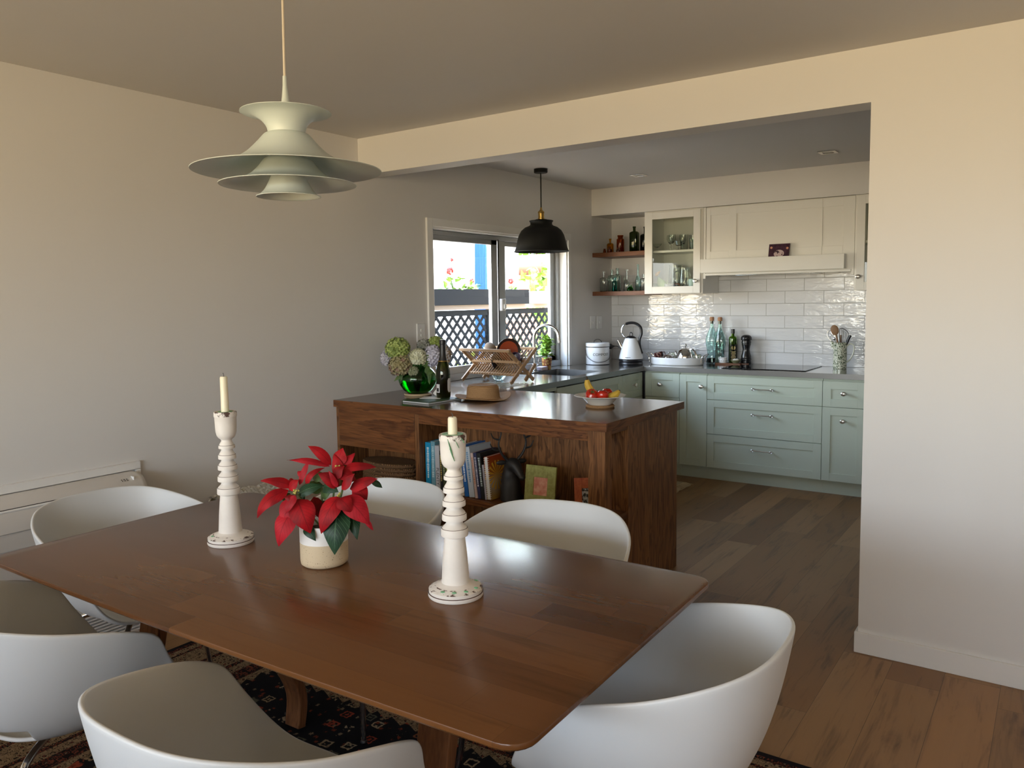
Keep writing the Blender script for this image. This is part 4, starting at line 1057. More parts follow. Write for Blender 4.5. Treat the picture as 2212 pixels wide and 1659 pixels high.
BOOKS = [
 # x at bottom, thickness, height, depth, lean(deg), cover colour, label, spine marks colour
 (.637, .036, .262, .17, 0, (.01, .30, .56), 'bright blue cookbook, first from the left on the island shelf', (.7, .85, .9)),
 (.676, .028, .270, .185, 0, (.16, .36, .46), 'pale teal blue book, second from the left on the island shelf', (.5, .7, .75)),
 (.707, .030, .250, .18, 1, (.52, .52, .55), 'light grey book lettered PLENTY down the spine', None),
 (.741, .016, .225, .17, 2, (.015, .015, .018), 'thin black book right of the PLENTY book', (.5, .4, .1)),
 (.760, .022, .240, .17, 3, (.07, .085, .04), 'dark olive book right of the thin black book', (.3, .35, .2)),
 (.786, .026, .215, .16, 3, (.36, .42, .05), 'lime yellow-green book behind the candlestick', (.6, .65, .4)),
 (.816, .020, .235, .19, 4, (.02, .33, .42), 'cyan book mostly hidden behind the candlestick', (.5, .7, .75)),
 (.840, .022, .240, .20, 5, (.28, .02, .05), 'dark red book mostly hidden behind the candlestick', (.6, .4, .4)),
 (.866, .032, .262, .19, 6, (.66, .60, .52), 'cream book right of the candlestick', (.3, .3, .3)),
 (.902, .026, .266, .19, 6.5, (.015, .13, .44), 'royal blue book right of the cream one', (.8, .85, .9)),
 (.932, .034, .262, .20, 7, (.50, .57, .64), 'white and pale blue book right of the royal blue one', (.15, .3, .5)),
 (.970, .016, .235, .18, 7, (.55, .42, .38), 'thin pinkish book on the island shelf', (.5, .2, .1)),
 (.989, .018, .238, .18, 7, (.03, .035, .10), 'navy book right of the thin pinkish one', (.6, .6, .65)),
 (1.010, .022, .238, .19, 7, (.012, .014, .016), 'black glossy book right of the navy one', (.5, .6, .6)),
 (1.034, .010, .18, .15, 6, (.45, .42, .48), 'low thin lilac notebook leaning on the spiral book', (.3, .3, .3)),
 (1.046, .024, .222, .15, 5, (.62, .20, .03), 'white spiral-bound cookbook with orange sunburst cover', (.8, .8, .8)),
]
for i, (x, th, h, dp, lean, col, lab, mk) in enumerate(BOOKS):
    t = thing('book', lab, 'book', (x, -.195, .4362), group='cookbooks on the island shelf'); t.rotation_euler = (0, R(-lean), 0)
    cm = mat('cover ' + lab[:12], col, .38)
    if i == len(BOOKS) - 1:
        m = NT('orange sunburst cover'); s_ = m.sep(m.obj())
        a = m.math('ARCTAN2', m.math('SUBTRACT', s_[2], .12), m.math('SUBTRACT', s_[1], .07))
        ray = m.math('GREATER_THAN', m.math('SINE', m.math('MULTIPLY', a, 16)), .1)
        dd = m.math('SQRT', m.math('ADD', m.math('POWER', m.math('SUBTRACT', s_[2], .12), 2), m.math('POWER', m.math('SUBTRACT', s_[1], .07), 2)))
        up = m.math('GREATER_THAN', s_[2], .11)
        c0 = m.mix(m.math('MULTIPLY', ray, m.math('LESS_THAN', dd, .075)), m.ramp(m.math('MULTIPLY', s_[2], 4.5), [(0, (.45, .26, .03)), (.4, (.55, .5, .42)), (.62, (.5, .16, .02)), (1, (.42, .05, .01))]), (.85, .5, .06))
        m.set(col=c0, rough=.35); cm = m.m
        b = NB(); box(b, 0, .0015, 0, dp, 0, h); box(b, th - .0015, th, 0, dp, 0, h)
        obj('cover', b, cm, t)
        obj('pages', bx(.0016, th - .0016, .004, dp - .003, .002, h - .002), PAPER, t)
        b = NB()
        for k in range(20):
            zz = .008 + k * (h - .016) / 19
            tube(b, [(th / 2 + (th / 2 + .002) * math.cos(q), .004 + .009 * math.sin(q), zz) for q in [2 * PI * j / 10 for j in range(10)]], .0014, 5, closed=True)
        obj('spiral', b, WHP, t)
    else:
        b = NB(); box(b, 0, th, 0, .003, 0, h); box(b, 0, .0025, .003, dp, 0, h); box(b, th - .0025, th, .003, dp, 0, h)
        obj('cover', b, cm, t, bevel=.0008)
        obj('pages', bx(.0026, th - .0026, .0032, dp - .005, .003, h - .003), PAPER, t)
        if mk is None:
            b = text_bm('PLENTY', .027, .0004, Matrix.Translation((th / 2, -.0004, .085)) @ Matrix.Rotation(R(90), 4, 'Y') @ Matrix.Rotation(R(90), 4, 'X'))
            obj('title', b, mat('grey title', (.12, .12, .13), .5), t, smooth=False)
        else:
            b = NB(); z = h * .9
            rr = random.Random(i)
            while z > h * .3:
                l = rr.uniform(.004, .010); w_ = min(th * .3, .008) * rr.uniform(.5, 1)
                box(b, th / 2 - w_, th / 2 + w_, -.0005, -.0001, z - l, z); z -= l + rr.uniform(.0015, .004)
            obj('spine_lettering', b, mat('spine print %d' % i, mk, .5), t, smooth=False)

# deer bust
t = thing('stag_bust', 'black stag head ornament with antlers on the island shelf', 'ornament', (1.145, -.125, .4355), R(22)); t.scale = (1.12, 1.12, 1.12)
DEER = mat('matt black resin', (.016, .015, .015), .5)
b = NB()
lathe(b, [(0, 0), (.047, 0), (.05, .004), (.048, .03), (.045, .07), (.038, .11), (.034, .135), (.0, .15)], 24, sx=1, sy=1)
tube(b, smooth_path([(-.005, 0, .08), (0, -.003, .13), (.008, -.01, .165), (.03, -.03, .163), (.05, -.048, .14), (.062, -.06, .125)], 5), [.042, .041, .04, .039, .038, .036, .034, .033, .033, .033, .032, .032, .032, .031, .03, .028, .026, .024, .022, .021, .019, .018, .017, .016, .015, .013][:26], 14)
ball(b, (.066, -.063, .12), .015, .015, .013)
o = obj('head', b, DEER, t)
md = o.modifiers.new('r', 'REMESH'); md.mode = 'VOXEL'; md.voxel_size = .0035; md.use_smooth_shade = True
md = o.modifiers.new('s', 'SMOOTH'); md.iterations = 4
for s in (-1, 1):
    o_ = Vector((.0, .0, .0)); sx_, sy_ = s * .82, s * .57
    b = NB(); c0 = Vector((.012 + sx_ * .022, -.01 + sy_ * .022, .185))
    main = smooth_path([c0, c0 + Vector((sx_ * .03, sy_ * .03, .035)), c0 + Vector((sx_ * .045, sy_ * .045, .08)), c0 + Vector((sx_ * .032, sy_ * .032, .125)), c0 + Vector((sx_ * .042, sy_ * .042, .155))], 5)
    tube(b, main, [.0075 - .0055 * k / (len(main) - 1) for k in range(len(main))], 8)
    p = main[7]; tube(b, smooth_path([p, p + Vector((sx_ * .03, sy_ * .03 - .004, .006)), p + Vector((sx_ * .045, sy_ * .045 - .004, .034))], 4), [.005] * 3 + [.004] * 3 + [.0028] * 2 + [.0012], 7)
    p = main[12]; tube(b, smooth_path([p, p + Vector((sx_ * .028, sy_ * .028, .01)), p + Vector((sx_ * .04, sy_ * .04, .035))], 4), [.0045] * 3 + [.0035] * 3 + [.0025] * 2 + [.0012], 7)
    obj('antler', b, DEER, t)
    b = NB(); ball(b, (.006 + sx_ * .048, -.006 + sy_ * .048, .178), .026, .007, .011, M=Matrix.Rotation(R(35 if s > 0 else 215), 4, 'Z')); obj('ear', b, DEER, t)
# photo frames
def frame(x, y, z, w_, h, lab, col, photo, rz, lean, win):
    t = thing('picture_frame', lab, 'picture frame', (x, y, z)); t.rotation_euler = (R(-lean), 0, rz)
    b = NB(); u0, u1, v0, v1 = win
    box(b, 0, u0, 0, .012, 0, h); box(b, u1, w_, 0, .012, 0, h); box(b, u0, u1, 0, .012, 0, v0); box(b, u0, u1, 0, .012, v1, h)
    obj('frame', b, col, t, bevel=.001)
    obj('photo', bx(u0, u1, .006, .009, v0, v1), photo, t, smooth=False)
    b = NB(); box(b, w_ * .4, w_ * .6, .0125, .016, 0, h * .8); obj('strut', b, BLACKP, t, rot=(R(0), 0, 0))
def speck(name, a, c, sc=60, lo=.4, hi=.6, rough=.6):
    m = NT(name); n = m.noise(m.obj(), sc, 4, .6); m.set(col=m.ramp(n, [(lo, a), (hi, c)]), rough=rough); return m.m
frame(1.262, -.185, .4358, .168, .205, 'olive green picture frame with a pinkish photograph', speck('olive marbled', (.25, .25, .06), (.34, .34, .10), 45), speck('pink photograph', (.62, .22, .15), (.75, .40, .28), 30), R(4), 9, (.046, .124, .06, .148))
frame(1.545, -.165, .4358, .12, .165, 'small rust orange picture frame turned towards the corner post', speck('rust marbled', (.36, .07, .02), (.46, .11, .03), 45), speck('black and white photograph', (.03, .03, .03), (.5, .5, .48), 55, .45, .55), R(38), 12, (.036, .084, .035, .115))
# woven trays in the left bay
for k in range(5):
    r = (.196, .198, .194, .197, .192)[k]
    b = LA([(0, 0), (r * .96, 0), (r, .006), (r, .017), (r * .96, .022), (r * .5, .021), (0, .021)], 48)
    for v in b.verts: v.co.y *= .52
    tag(obj('woven_tray', b, BASKETM, loc=(.30 + .005 * (k % 2), -.116, .4356 + .0228 * k)), ('bottom', 'second lowest', 'middle', 'second highest', 'topmost')[k] + ' round woven cane mat of the stack under the island drawer', 'woven mat', 'woven cane mats under the drawer')
tag(obj('pale_basket', LA([(0, 0), (.07, 0), (.085, .14), (.08, .16), (.075, .155), (.065, .006), (0, .006)], 28), mat('pale woven paper', (.55, .48, .38), .8), loc=(.76, -.12, .0715)), 'pale round basket low on the island bottom shelf', 'basket')

# ---- on the island top
ZI = IZ + .0005
t = thing('green_vase', 'round green glass bowl vase on a pale wooden ring', 'vase', (.275, .165, ZI))
obj('wooden_ring', LA([(.055, 0), (.08, 0), (.084, .006), (.08, .011), (.06, .011)], 40, closed=True), mat('pale ring wood', (.62, .48, .30), .5), t)
P = [(0, .012), (.06, .012), (.085, .03), (.108, .065), (.116, .095), (.11, .125), (.092, .15), (.072, .165), (.07, .175)]
obj('glass_bowl', LA(P + [(r - .003, z + .002) for r, z in P[::-1] if r > 0] + [(0, .016)], 40), GREENG, t)
obj('water', LA([(0, .018), (.058, .018), (.083, .034), (.105, .067), (.112, .094), (0, .094)], 36), glass('green water', (.3, .9, .4), 0, 1.33), t)
def head(x, y, z, r, cols, lab, sq=(1, 1, 1), n=95, ps=.013):
    t = thing('hydrangea', lab, 'flower', (x, y, z), group='hydrangeas in the green vase')
    b = NB(); ncol = len(cols)
    for i in range(n):
        zz = 1 - 1.75 * (i + .5) / n; a = i * 2.39996; rr = math.sqrt(max(0, 1 - zz * zz))
        v = Vector((rr * math.cos(a), rr * math.sin(a), zz)); v2 = Vector((v.x * sq[0], v.y * sq[1], v.z * sq[2])) * r * random.uniform(.88, 1.05)
        up = v.orthogonal().normalized(); sd = v.cross(up); a0 = random.uniform(0, 1.5); mi = random.randrange(ncol)
        for k in range(4):
            d = up * math.cos(a0 + k * PI / 2) + sd * math.sin(a0 + k * PI / 2); e = v.cross(d)
            s_ = ps * random.uniform(.8, 1.15)
            q = [v2 - v * .003, v2 + d * s_ * .5 + e * s_ * .5 + v * .001, v2 + d * s_ * 1.05 + v * .004 + e * s_ * .2, v2 + d * s_ * 1.05 + v * .004 - e * s_ * .2, v2 + d * s_ * .5 - e * s_ * .5 + v * .001]
            f = b.faces.new([b.verts.new(c) for c in q]); f.material_index = mi
    ball(b, (0, 0, 0), r * .8 * sq[0], r * .8 * sq[1], r * .75 * sq[2], seg=12, rings=8, mi=0)
    obj('flower_head', b, [mat('petal', c, .65) for c in cols], t, smooth=False)
    base = Vector((.275, .165, ZI + .03)) - Vector((x, y, z))
    neck = Vector((.275 + (x - .275) * .35, .165 + (y - .165) * .35, ZI + .185)) - Vector((x, y, z))
    obj('stem', TB(smooth_path([(0, 0, -r * .2), neck, base], 5), .003, 6), OLIVL, t)
    return t
# image-aligned frame of the bouquet: right vector, towards the viewer's side, up
RV = Vector((.819, .574, 0)); TV = Vector((.574, -.819, 0))
def bq(X, Y, dpt, k=.000249, X0=901, Y0=850, ox=.275, oy=.165, oz=ZI):
    # X, Y are image pixel coordinates, scaled at 2.75 mm per pixel
    q = Vector((ox, oy, oz)) + RV * ((X - X0) * .00275) + TV * dpt; q.z = oz + (Y0 - Y) * .00275 + .002; return q
GRN = [(.28, .36, .09), (.38, .46, .14), (.20, .27, .07)]
for X, Y, dp, r, cols, lab, sq in (
    (861, 749, .03, .062, GRN, 'large lime green hydrangea head, top left of the bouquet', (1, 1, .9)),
    (868, 785, .055, .060, [(.30, .26, .13), (.34, .30, .17), (.26, .17, .12)], 'large brownish green faded hydrangea head under the lime one', (1, 1, 1)),
    (906, 768, .06, .042, [(.60, .60, .42), (.66, .67, .52)], 'creamy white hydrangea head in the middle of the bouquet', (1, 1, 1)),
    (834, 771, .0, .034, [(.50, .48, .56), (.60, .58, .64)], 'small lilac white hydrangea head at the far left', (.8, .8, 1.2)),
    (936, 768, .03, .048, [(.48, .47, .58), (.56, .55, .65)], 'lilac hydrangea head at the right beside the dark bottle', (.9, .9, 1.3)),
    (917, 743, -.02, .034, [(.16, .17, .14), (.28, .28, .26)], 'greyish green hydrangea head at the top of the bouquet', (1.1, 1.1, .8)),
    (941, 739, -.02, .036, GRN, 'small green hydrangea head behind the top of the bottle', (1, 1, .9)),
    (961, 765, .0, .040, [(.24, .17, .10), (.34, .24, .15), (.5, .48, .5)], 'brownish hydrangea head right of the dark bottle', (.8, .8, 1.2)),
    (896, 798, .085, .024, [(.24, .27, .15), (.32, .34, .22)], 'small olive hydrangea cluster hanging on the vase rim', (1, 1, 1))):
    q = bq(X, Y, dp); head(q.x, q.y, q.z, r * 1.14, cols, lab, sq, n=int(60 + r * 1300))
t = thing('foliage_spray', 'dark green hydrangea leaves hanging over the vase rim', 'leaves', (.275, .165, ZI))
bm, uvl = leafbm()
o_ = Vector((.275, .165, ZI))
for (a, c, w_, dp) in (((890, 790), (853, 818), .05, .05), ((915, 790), (928, 760), .06, .05), ((918, 800), (938, 800), .05, .07), ((925, 785), (930, 825), .045, .07), ((880, 790), (868, 818), .04, .06), ((905, 770), (925, 752), .05, .0), ((925, 770), (945, 785), .05, .02)):
    leaf(bm, uvl, bq(*a, dp) - o_, bq(*c, dp + .02) - o_, w_, .008, (TV.x, TV.y, .5), .2, 7)
obj('leaves', bm, OLIVL, t)
t = thing('magazine', 'magazine with dark green cover lying on the island top', 'magazine', (.537, .0, ZI), R(-4))
b = NB(); box(b, -.1, .105, -.145, .12, 0, .001); box(b, -.1, .105, -.145, .12, .008, .0095); box(b, -.102, -.1, -.145, .12, 0, .0095)
obj('cover', b, speck('green magazine cover', (.015, .05, .02), (.05, .11, .05), 9), t)
obj('pages', bx(-.099, .103, -.143, .118, .0012, .0078), mat('magazine pages', (.62, .63, .66), .5), t)
t = tag(obj('folded_paper', bx(-.06, .06, -.05, .05, 0, .0012), PAPER, loc=(.50, .03, ZI + .0105), rz=R(25), smooth=False), 'white folded paper on top of the magazine', 'paper')
t = thing('gift_tag', 'small cream card standing against the wine bottle', 'card', (.455, .115, ZI))
obj('card', bx(-.02, .02, -.0006, .0006, 0, .045), PAPER, t, rot=(0, R(38), R(35)), smooth=False, loc=(0, 0, .012))
t = thing('sparkling_wine_bottle', 'dark green sparkling wine bottle with black foil neck and white label', 'bottle', (.556, .065, ZI + .0125), R(0))
P = [(0, 0), (.037, 0), (.0405, .006), (.0405, .13), (.039, .152), (.034, .18), (.025, .208), (.018, .231), (.0152, .26), (.0145, .305), (.0165, .306), (.0165, .318)]
obj('glass_body', LA(P + [(r - .0035, z + (.004 if z < .05 else 0)) for r, z in P[::-1] if r > 0] + [(0, .012)], 40), glass('bottle green glass', (.10, .115, .02)), t)
obj('wine', LA([(0, .013), (.034, .013), (.0365, .02), (.0365, .125), (0, .125)], 32), glass('wine', (.75, .6, .15), 0, 1.34), t)
obj('foil', LA([(.0265, .206), (.0192, .231), (.0168, .26), (.0162, .30), (.018, .302), (.0182, .322), (.014, .327), (0, .328)], 32), mat('black foil', (.012, .012, .014), .35), t)
obj('foil_trim', LA([(.0268, .2045), (.0278, .2045), (.0268, .2085), (.0262, .2085)], 32, closed=True), BRASS, t)
def wraplabel(r, a0, a1, z0, z1, M, nm, parent, cut=0):
    b = NB(); n = 10; lo, hi = [], []
    for i in range(n + 1):
        a = R(a0 + (a1 - a0) * i / n); e = min(i, n - i); dz = cut if e == 0 else 0
        lo.append(b.verts.new((r * math.sin(a), -r * math.cos(a), z0 + dz))); hi.append(b.verts.new((r * math.sin(a), -r * math.cos(a), z1 - dz)))
    for i in range(n): b.faces.new((lo[i], lo[i + 1], hi[i + 1], hi[i]))
    return obj(nm, b, M, parent)
LBL = mat('label paper', (.70, .70, .72), .5)
wraplabel(.0408, -32, 8, .03, .078, LBL, 'back_label', t)
b = NB()
for k in range(11):
    a = R(-20 + 1.9 * k); 
    w_ = .0006 if k % 3 else .001
    box(b, .041 * math.sin(a) - w_, .041 * math.sin(a) + w_, -.0413 * math.cos(a) - .0003, -.0413 * math.cos(a), .036, .056)
obj('barcode', b, BLACKP, t, smooth=False)
wraplabel(.0408, 75, 165, .032, .11, LBL, 'front_label', t, .012)

t = thing('straw_hat', 'tan straw sun hat lying on the island top', 'hat', (.742, .19, ZI), R(35))
b = NB(); n = 72; rings = []
prof = [(.0, .078, 0), (.05, .078, 0), (.06, .083, 0), (.072, .0835, 0), (.082, .079, 0), (.089, .068, 0), (.092, .045, 0), (.095, .012, 0), (.099, .006, 0), (.115, .006, .3), (.135, .009, .7), (.157, .014, 1.0), (.158, .011, 1.0), (.135, .005, .7), (.112, .002, .3), (.096, .002, 0)]
for r, z, k in prof:
    if r == 0: rings.append([b.verts.new((0, 0, z))]); continue
    rings.append([b.verts.new((r * (1.0 + .02 * math.sin(2 * a)) * math.cos(a), r * .93 * math.sin(a), z + k * (.008 * math.sin(2 * a + .6) + .006 * math.sin(3 * a) + .010 * (1 - abs(math.sin(a)))))) for a in [2 * PI * i / n for i in range(n)]])
for k in range(len(rings) - 1):
    for i in range(n):
        j = (i + 1) % n
        if len(rings[k]) == 1: b.faces.new((rings[k][0], rings[k + 1][i], rings[k + 1][j]))
        else: b.faces.new((rings[k][i], rings[k][j], rings[k + 1][j], rings[k + 1][i]))
bmesh.ops.recalc_face_normals(b, faces=b.faces)
for v in b.verts: v.co.z = max(v.co.z, .0012)
obj('hat_body', b, STRAW, t, ang=60)

t = thing('cork_trivet', 'round woven trivet under the fruit bowl', 'trivet', (1.47, .225, ZI))
obj('trivet', LA([(0, 0), (.072, 0), (.076, .006), (.072, .012), (0, .012)], 40), STRAW, t)
BX, BY, BZ = 1.47, .225, ZI + .0125
t = thing('fruit_bowl', 'shallow white rimmed bowl holding tomatoes and bananas', 'bowl', (BX, BY, BZ))
b = LA([(0, 0), (.055, 0), (.07, .012), (.09, .036), (.108, .042), (.131, .046), (.132, .049), (.108, .046), (.088, .040), (.066, .016), (0, .006)], 60)
for v in b.verts:
    rr = math.hypot(v.co.x, v.co.y)
    if rr > .12: k = 1 + .018 * math.sin(math.atan2(v.co.y, v.co.x) * 14); v.co.x *= k; v.co.y *= k
obj('bowl', b, mat('cream china', (.80, .78, .72), .2), t)
def tomato(X, dp, r, lab, Y=.052):
    p = Vector((BX, BY, BZ)) + RV * X + TV * dp
    t = thing('tomato', lab, 'tomato', (p.x, p.y, BZ + Y), group='tomatoes in the bowl')
    b = LA([(0, -r * .82), (r * .5, -r * .78), (r * .9, -r * .42), (r, 0), (r * .9, r * .45), (r * .55, r * .76), (r * .2, r * .8), (0, r * .7)], 24)
    obj('skin', b, mat('tomato red', (.50, .02, .008), .15), t)
    bm, uvl = leafbm()
    for k in range(5):
        a = k * 2 * PI / 5; leaf(bm, uvl, (0, 0, r * .76), (r * .55 * math.cos(a), r * .55 * math.sin(a), r * .82), r * .18, .002, (0, 0, 1), .2, 4)
    obj('calyx', bm, OLIVL, t)
    return t
t_ = tomato(-.045, .03, .034, 'large tomato at the left of the bowl with its green calyx showing'); t_.rotation_euler = (R(35), R(30), 0)
tomato(.008, .045, .032, 'front tomato in the middle of the bowl')
tomato(.038, -.015, .030, 'tomato at the right beside the banana tip', .056)
tomato(-.018, -.012, .028, 'small tomato partly hidden between the two front tomatoes', .048)
BAN = speck('banana skin', (.62, .40, .05), (.70, .48, .07), 40); 
def banana(pts, lab, tipc=True):
    p0 = Vector((BX, BY, BZ))
    P = [p0 * 0 + RV * a + TV * c + Vector((0, 0, z)) for a, c, z in pts]
    t = thing('banana', lab, 'banana', p0)
    pp = smooth_path(P, 6); n = len(pp)
    obj('skin', TB(pp, [.006 + .013 * math.sin(PI * (.12 + .80 * k / (n - 1))) for k in range(n)], 8), BAN, t)
    b = NB(); d = (pp[0] - pp[2]).normalized(); tube(b, [pp[0] + d * -.004, pp[0] + d * .02], [.0065, .004], 8); d = (pp[-1] - pp[-3]).normalized(); tube(b, [pp[-1] - d * .003, pp[-1] + d * .006], [.009, .005], 8)
    obj('stalk', b, mat('banana stalk', (.05, .03, .012), .6), t)
banana([(-.064, -.03, .125), (-.058, -.03, .095), (-.035, -.035, .062), (.0, -.045, .05)], 'banana with its stalk pointing up at the left of the bowl')
banana([(.0, .0, .036), (.045, .022, .04), (.078, .02, .052), (.096, .01, .068)], 'banana with spotted tip at the right of the bowl')

# ================================================================== LEFT WALL FITTINGS
def switch(y, z, w_, h, lab, n=1, name='light_switch'):
    t = thing(name, lab, 'switch', (0, y, z))
    obj('plate', bx(.0005, .009, -w_ / 2, w_ / 2, -h / 2, h / 2), WHP, t, bevel=.002)
    b = NB()
    for k in range(n): ball(b, (.009, 0, (k - (n - 1) / 2) * -.032), .003, .009, .011, seg=12, rings=6)
    obj('rocker', b, TRIM, t)
switch(.511, 1.247, .078, .118, 'double white switch plate on the left wall, just left of the window', 2)
switch(2.808, 1.243, .085, .112, 'left one of the two white switch plates between window and bottle shelves', 1)
switch(2.928, 1.24, .085, .112, 'right one of the two white switch plates between window and bottle shelves', 1)
t = thing('wall_heater', 'white floor console heater set against the left wall behind the dining chair', 'heater', (0, -2.4, 0))
b = NB(); box(b, .0005, .02, -.8, .965, .715, .75); box(b, .0005, .02, .945, .965, .08, .714)
obj('surround', b, TRIM, t, bevel=.002)
prof = [(.0205, .09), (.15, .09), (.155, .10), (.155, .55), (.15, .60), (.135, .645), (.115, .68), (.09, .702), (.06, .712), (.0205, .713)]
b = NB(); y0, y1 = -.8, .94; va = []; 
for y, k in ((y0, 1), (y1 - .03, 1), (y1 - .008, .96), (y1, .86)):
    va.append([b.verts.new((.0205 + (x - .0205) * k, y, .09 + (z - .09) * (1 - (1 - k) * .15))) for x, z in prof])
for k in range(3):
    for i in range(len(prof) - 1): b.faces.new((va[k][i], va[k][i + 1], va[k + 1][i + 1], va[k + 1][i]))
b.faces.new(va[0]); b.faces.new(va[-1][::-1])
bmesh.ops.recalc_face_normals(b, faces=b.faces)
obj('casing', b, mat('heater casing', (.70, .68, .66), .35), t, ang=50)
b = NB(); box(b, .118, .1225, -.8, .78, .672, .676, M=None); obj('outlet_slot', b, BLACKP, t)
b = NB(); tube(b, [(.122, -.8, .668), (.122, .80, .668)], .006, 8); obj('louvre', b, WHP, t)
b = NB()
for i in range(3):
    for j in range(2): ball(b, (.098 + .008 * j, .83 + .012 * i, .697 - .004 * j), .0022, seg=8, rings=5)
obj('indicator_dots', b, BLACKP, t)
obj('control_seam', bx(.085, .112, .878, .881, .69, .7045), WHP, t)
b = NB(); box(b, .1552, .158, -.8, .90, .588, .591); box(b, .1552, .158, -.8, .90, .52, .523); obj('panel_seam', b, mat('seam shade', (.4, .4, .4), .5), t)
b = NB()
for k in range(10): box(b, .156, .20, -.8, .82, .06 + k * .013, .066 + k * .013)
box(b, .156, .2, .82, .84, .05, .195)
obj('intake_grille', b, WHP, t)
obj('grille_back', bx(.1555, .1562, -.8, .82, .05, .19), mat('grille shade', (.25, .25, .25), .6), t, smooth=False)
obj('foot', bx(.03, .15, -.78, .92, 0, .0895), WHP, t)

t = thing('tray_table', 'low pale tray table with crumpled clear plastic behind the dining table', 'table', (.19, -.96, 0))
PCR = mat('pale painted tray', (.72, .69, .60), .45)
b = LA([(0, .47), (.97, .47), (1, .48), (1.02, .515), (.985, .515), (.96, .482), (0, .48)], 40)
for v in b.verts: v.co.x *= .165; v.co.y *= .225
obj('tray_top', b, PCR, t)
for sx_ in (-1, 1):
    for sy_ in (-1, 1): obj('leg', TB([(sx_ * .06, sy_ * .1, .47), (sx_ * .09, sy_ * .14, 0)], .01, 8), PCR, t)
b = bmesh.new(); bmesh.ops.create_grid(b, x_segments=26, y_segments=34, size=1)
for v in b.verts:
    x, y = v.co.x, v.co.y; edge = max(abs(x), abs(y))
    v.co = Vector((x * .125, y * .175, .492 + .016 * abs(math.sin(x * 9 + y * 4)) + .012 * random.random() + .018 * edge))
pl_ = NT('crumpled clear plastic'); pl_.set(col=(.80, .80, .77), rough=.2, trans=.35, ior=1.3)
tag(obj('plastic_wrapping', b, pl_.m, loc=(.19, -.96, 0), ang=10), 'crumpled clear plastic wrapping on the pale tray', 'plastic')

# added out of view: a long sofa that shades the lower part of the room from the rear doors
t = thing('shade_sofa', 'long grey modular sofa added unseen behind the viewpoint to block low daylight', 'shade_sofa', (2.7, -5.0, 0))
SOFA = mat('grey sofa fabric', (.16, .15, .14), .85)
obj('base', bx(-2.3, 2.3, -.75, .15, .06, .42), SOFA, t, bevel=.03)
obj('backrest', bx(-2.3, 2.3, .151, .38, .06, .98), SOFA, t, bevel=.05)
for x in (-2.2, -.72, .76): obj('seat_cushion', bx(x, x + 1.44, -.76, .14, .421, .56), SOFA, t, bevel=.03)
for x in (-2.15, 2.15):
    for y in (-.65, .28): obj('leg', bx(x - .03, x + .03, y - .03, y + .03, 0, .0595), BLACKP, t)

# ================================================================== RUGS
RX0, RX1, RY0, RY1 = .40, 3.0, -3.6, -.955
b = bx(RX0, RX1, RY0, RY1, .0008, .012)
tag(obj('patterned_rug', b, rug_mat(RX0, RX1, RY0, RY1), smooth=False), 'black ground oriental rug with beige borders under the dining table', 'rug')
t = thing('kitchen_mat', 'beige fringed woven mat on the kitchen floor behind the island', 'rug', (.0, 0, 0))
obj('mat_body', bx(.62, 1.03, 2.07, 2.40, .0008, .012), speck('beige weave', (.38, .30, .19), (.55, .45, .30), 160), t, smooth=False)
b = NB()
for k in range(34):
    y = 2.075 + k * .0096; x = 1.03; pts = [(x, y, .010)]
    for j in range(4): pts.append((x + .02 * (j + 1) + random.uniform(-.004, .004), y + random.uniform(-.008, .008), .004 + random.uniform(0, .008)))
    tube(b, pts, .0028, 5)
obj('fringe', b, mat('fringe cotton', (.55, .45, .30), .9), t)

# ================================================================== DINING TABLE
TA = .0241; TC = (1.839, -1.966)
t = thing('dining_table', 'reddish brown solid timber dining table with rounded corners', 'table', (TC[0], TC[1], 0), TA)
def bow(pts, k=.012):
    return [(x, y + (k * (1 - (x / .894) ** 2) * (1 if y > 0 else -1))) for x, y in pts]
def outline(ins):
    P = []
    hx, hy, r = .894 - ins, .449 - ins, .05 - ins * .5
    c = rrect(-hx, hx, -hy, hy, r, 6)
    for i, p in enumerate(c):
        q = c[(i + 1) % len(c)]; P.append(p)
        if abs(q[0] - p[0]) > .5:
            for k in range(1, 8): P.append((p[0] + (q[0] - p[0]) * k / 8, p[1] + (q[1] - p[1]) * k / 8))
    return bow(P)
b = NB(); lv = [(.004, .750), (.001, .7488), (.0, .746), (.0, .740), (.003, .736), (.022, .727)]
rg = [[b.verts.new((x, y, z)) for x, y in outline(i)] for i, z in lv]
n = len(rg[0]); b.faces.new(rg[0]); b.faces.new(rg[-1][::-1])
for k in range(len(lv) - 1):
    for i in range(n): b.faces.new((rg[k][i], rg[k + 1][i], rg[k + 1][(i + 1) % n], rg[k][(i + 1) % n]))
bmesh.ops.recalc_face_normals(b, faces=b.faces)
obj('tabletop', b, TABLEM, t, ang=25)
def strap(pts, w_, th, x0):
    """bent leg: path in y-z, broad in x"""
    b = NB(); pts = smooth_path([(0, p[0], p[1]) for p in pts], 5); rr = []
    for i, p in enumerate(pts):
        d = (pts[min(i + 1, len(pts) - 1)] - pts[max(i - 1, 0)]).normalized(); nn = Vector((0, -d.z, d.y)) * th / 2
        ww = w_ / 2 * (1.12 - .3 * i / len(pts))
        rr.append([b.verts.new((x0 + sx * ww, p.y + nn.y * s, p.z + nn.z * s)) for sx, s in ((-1, -1), (1, -1), (1, 1), (-1, 1))])
    for i in range(len(rr) - 1):
        for k in range(4): b.faces.new((rr[i][k], rr[i][(k + 1) % 4], rr[i + 1][(k + 1) % 4], rr[i + 1][k]))
    b.faces.new(rr[0][::-1]); b.faces.new(rr[-1])
    bmesh.ops.recalc_face_normals(b, faces=b.faces)
    return b
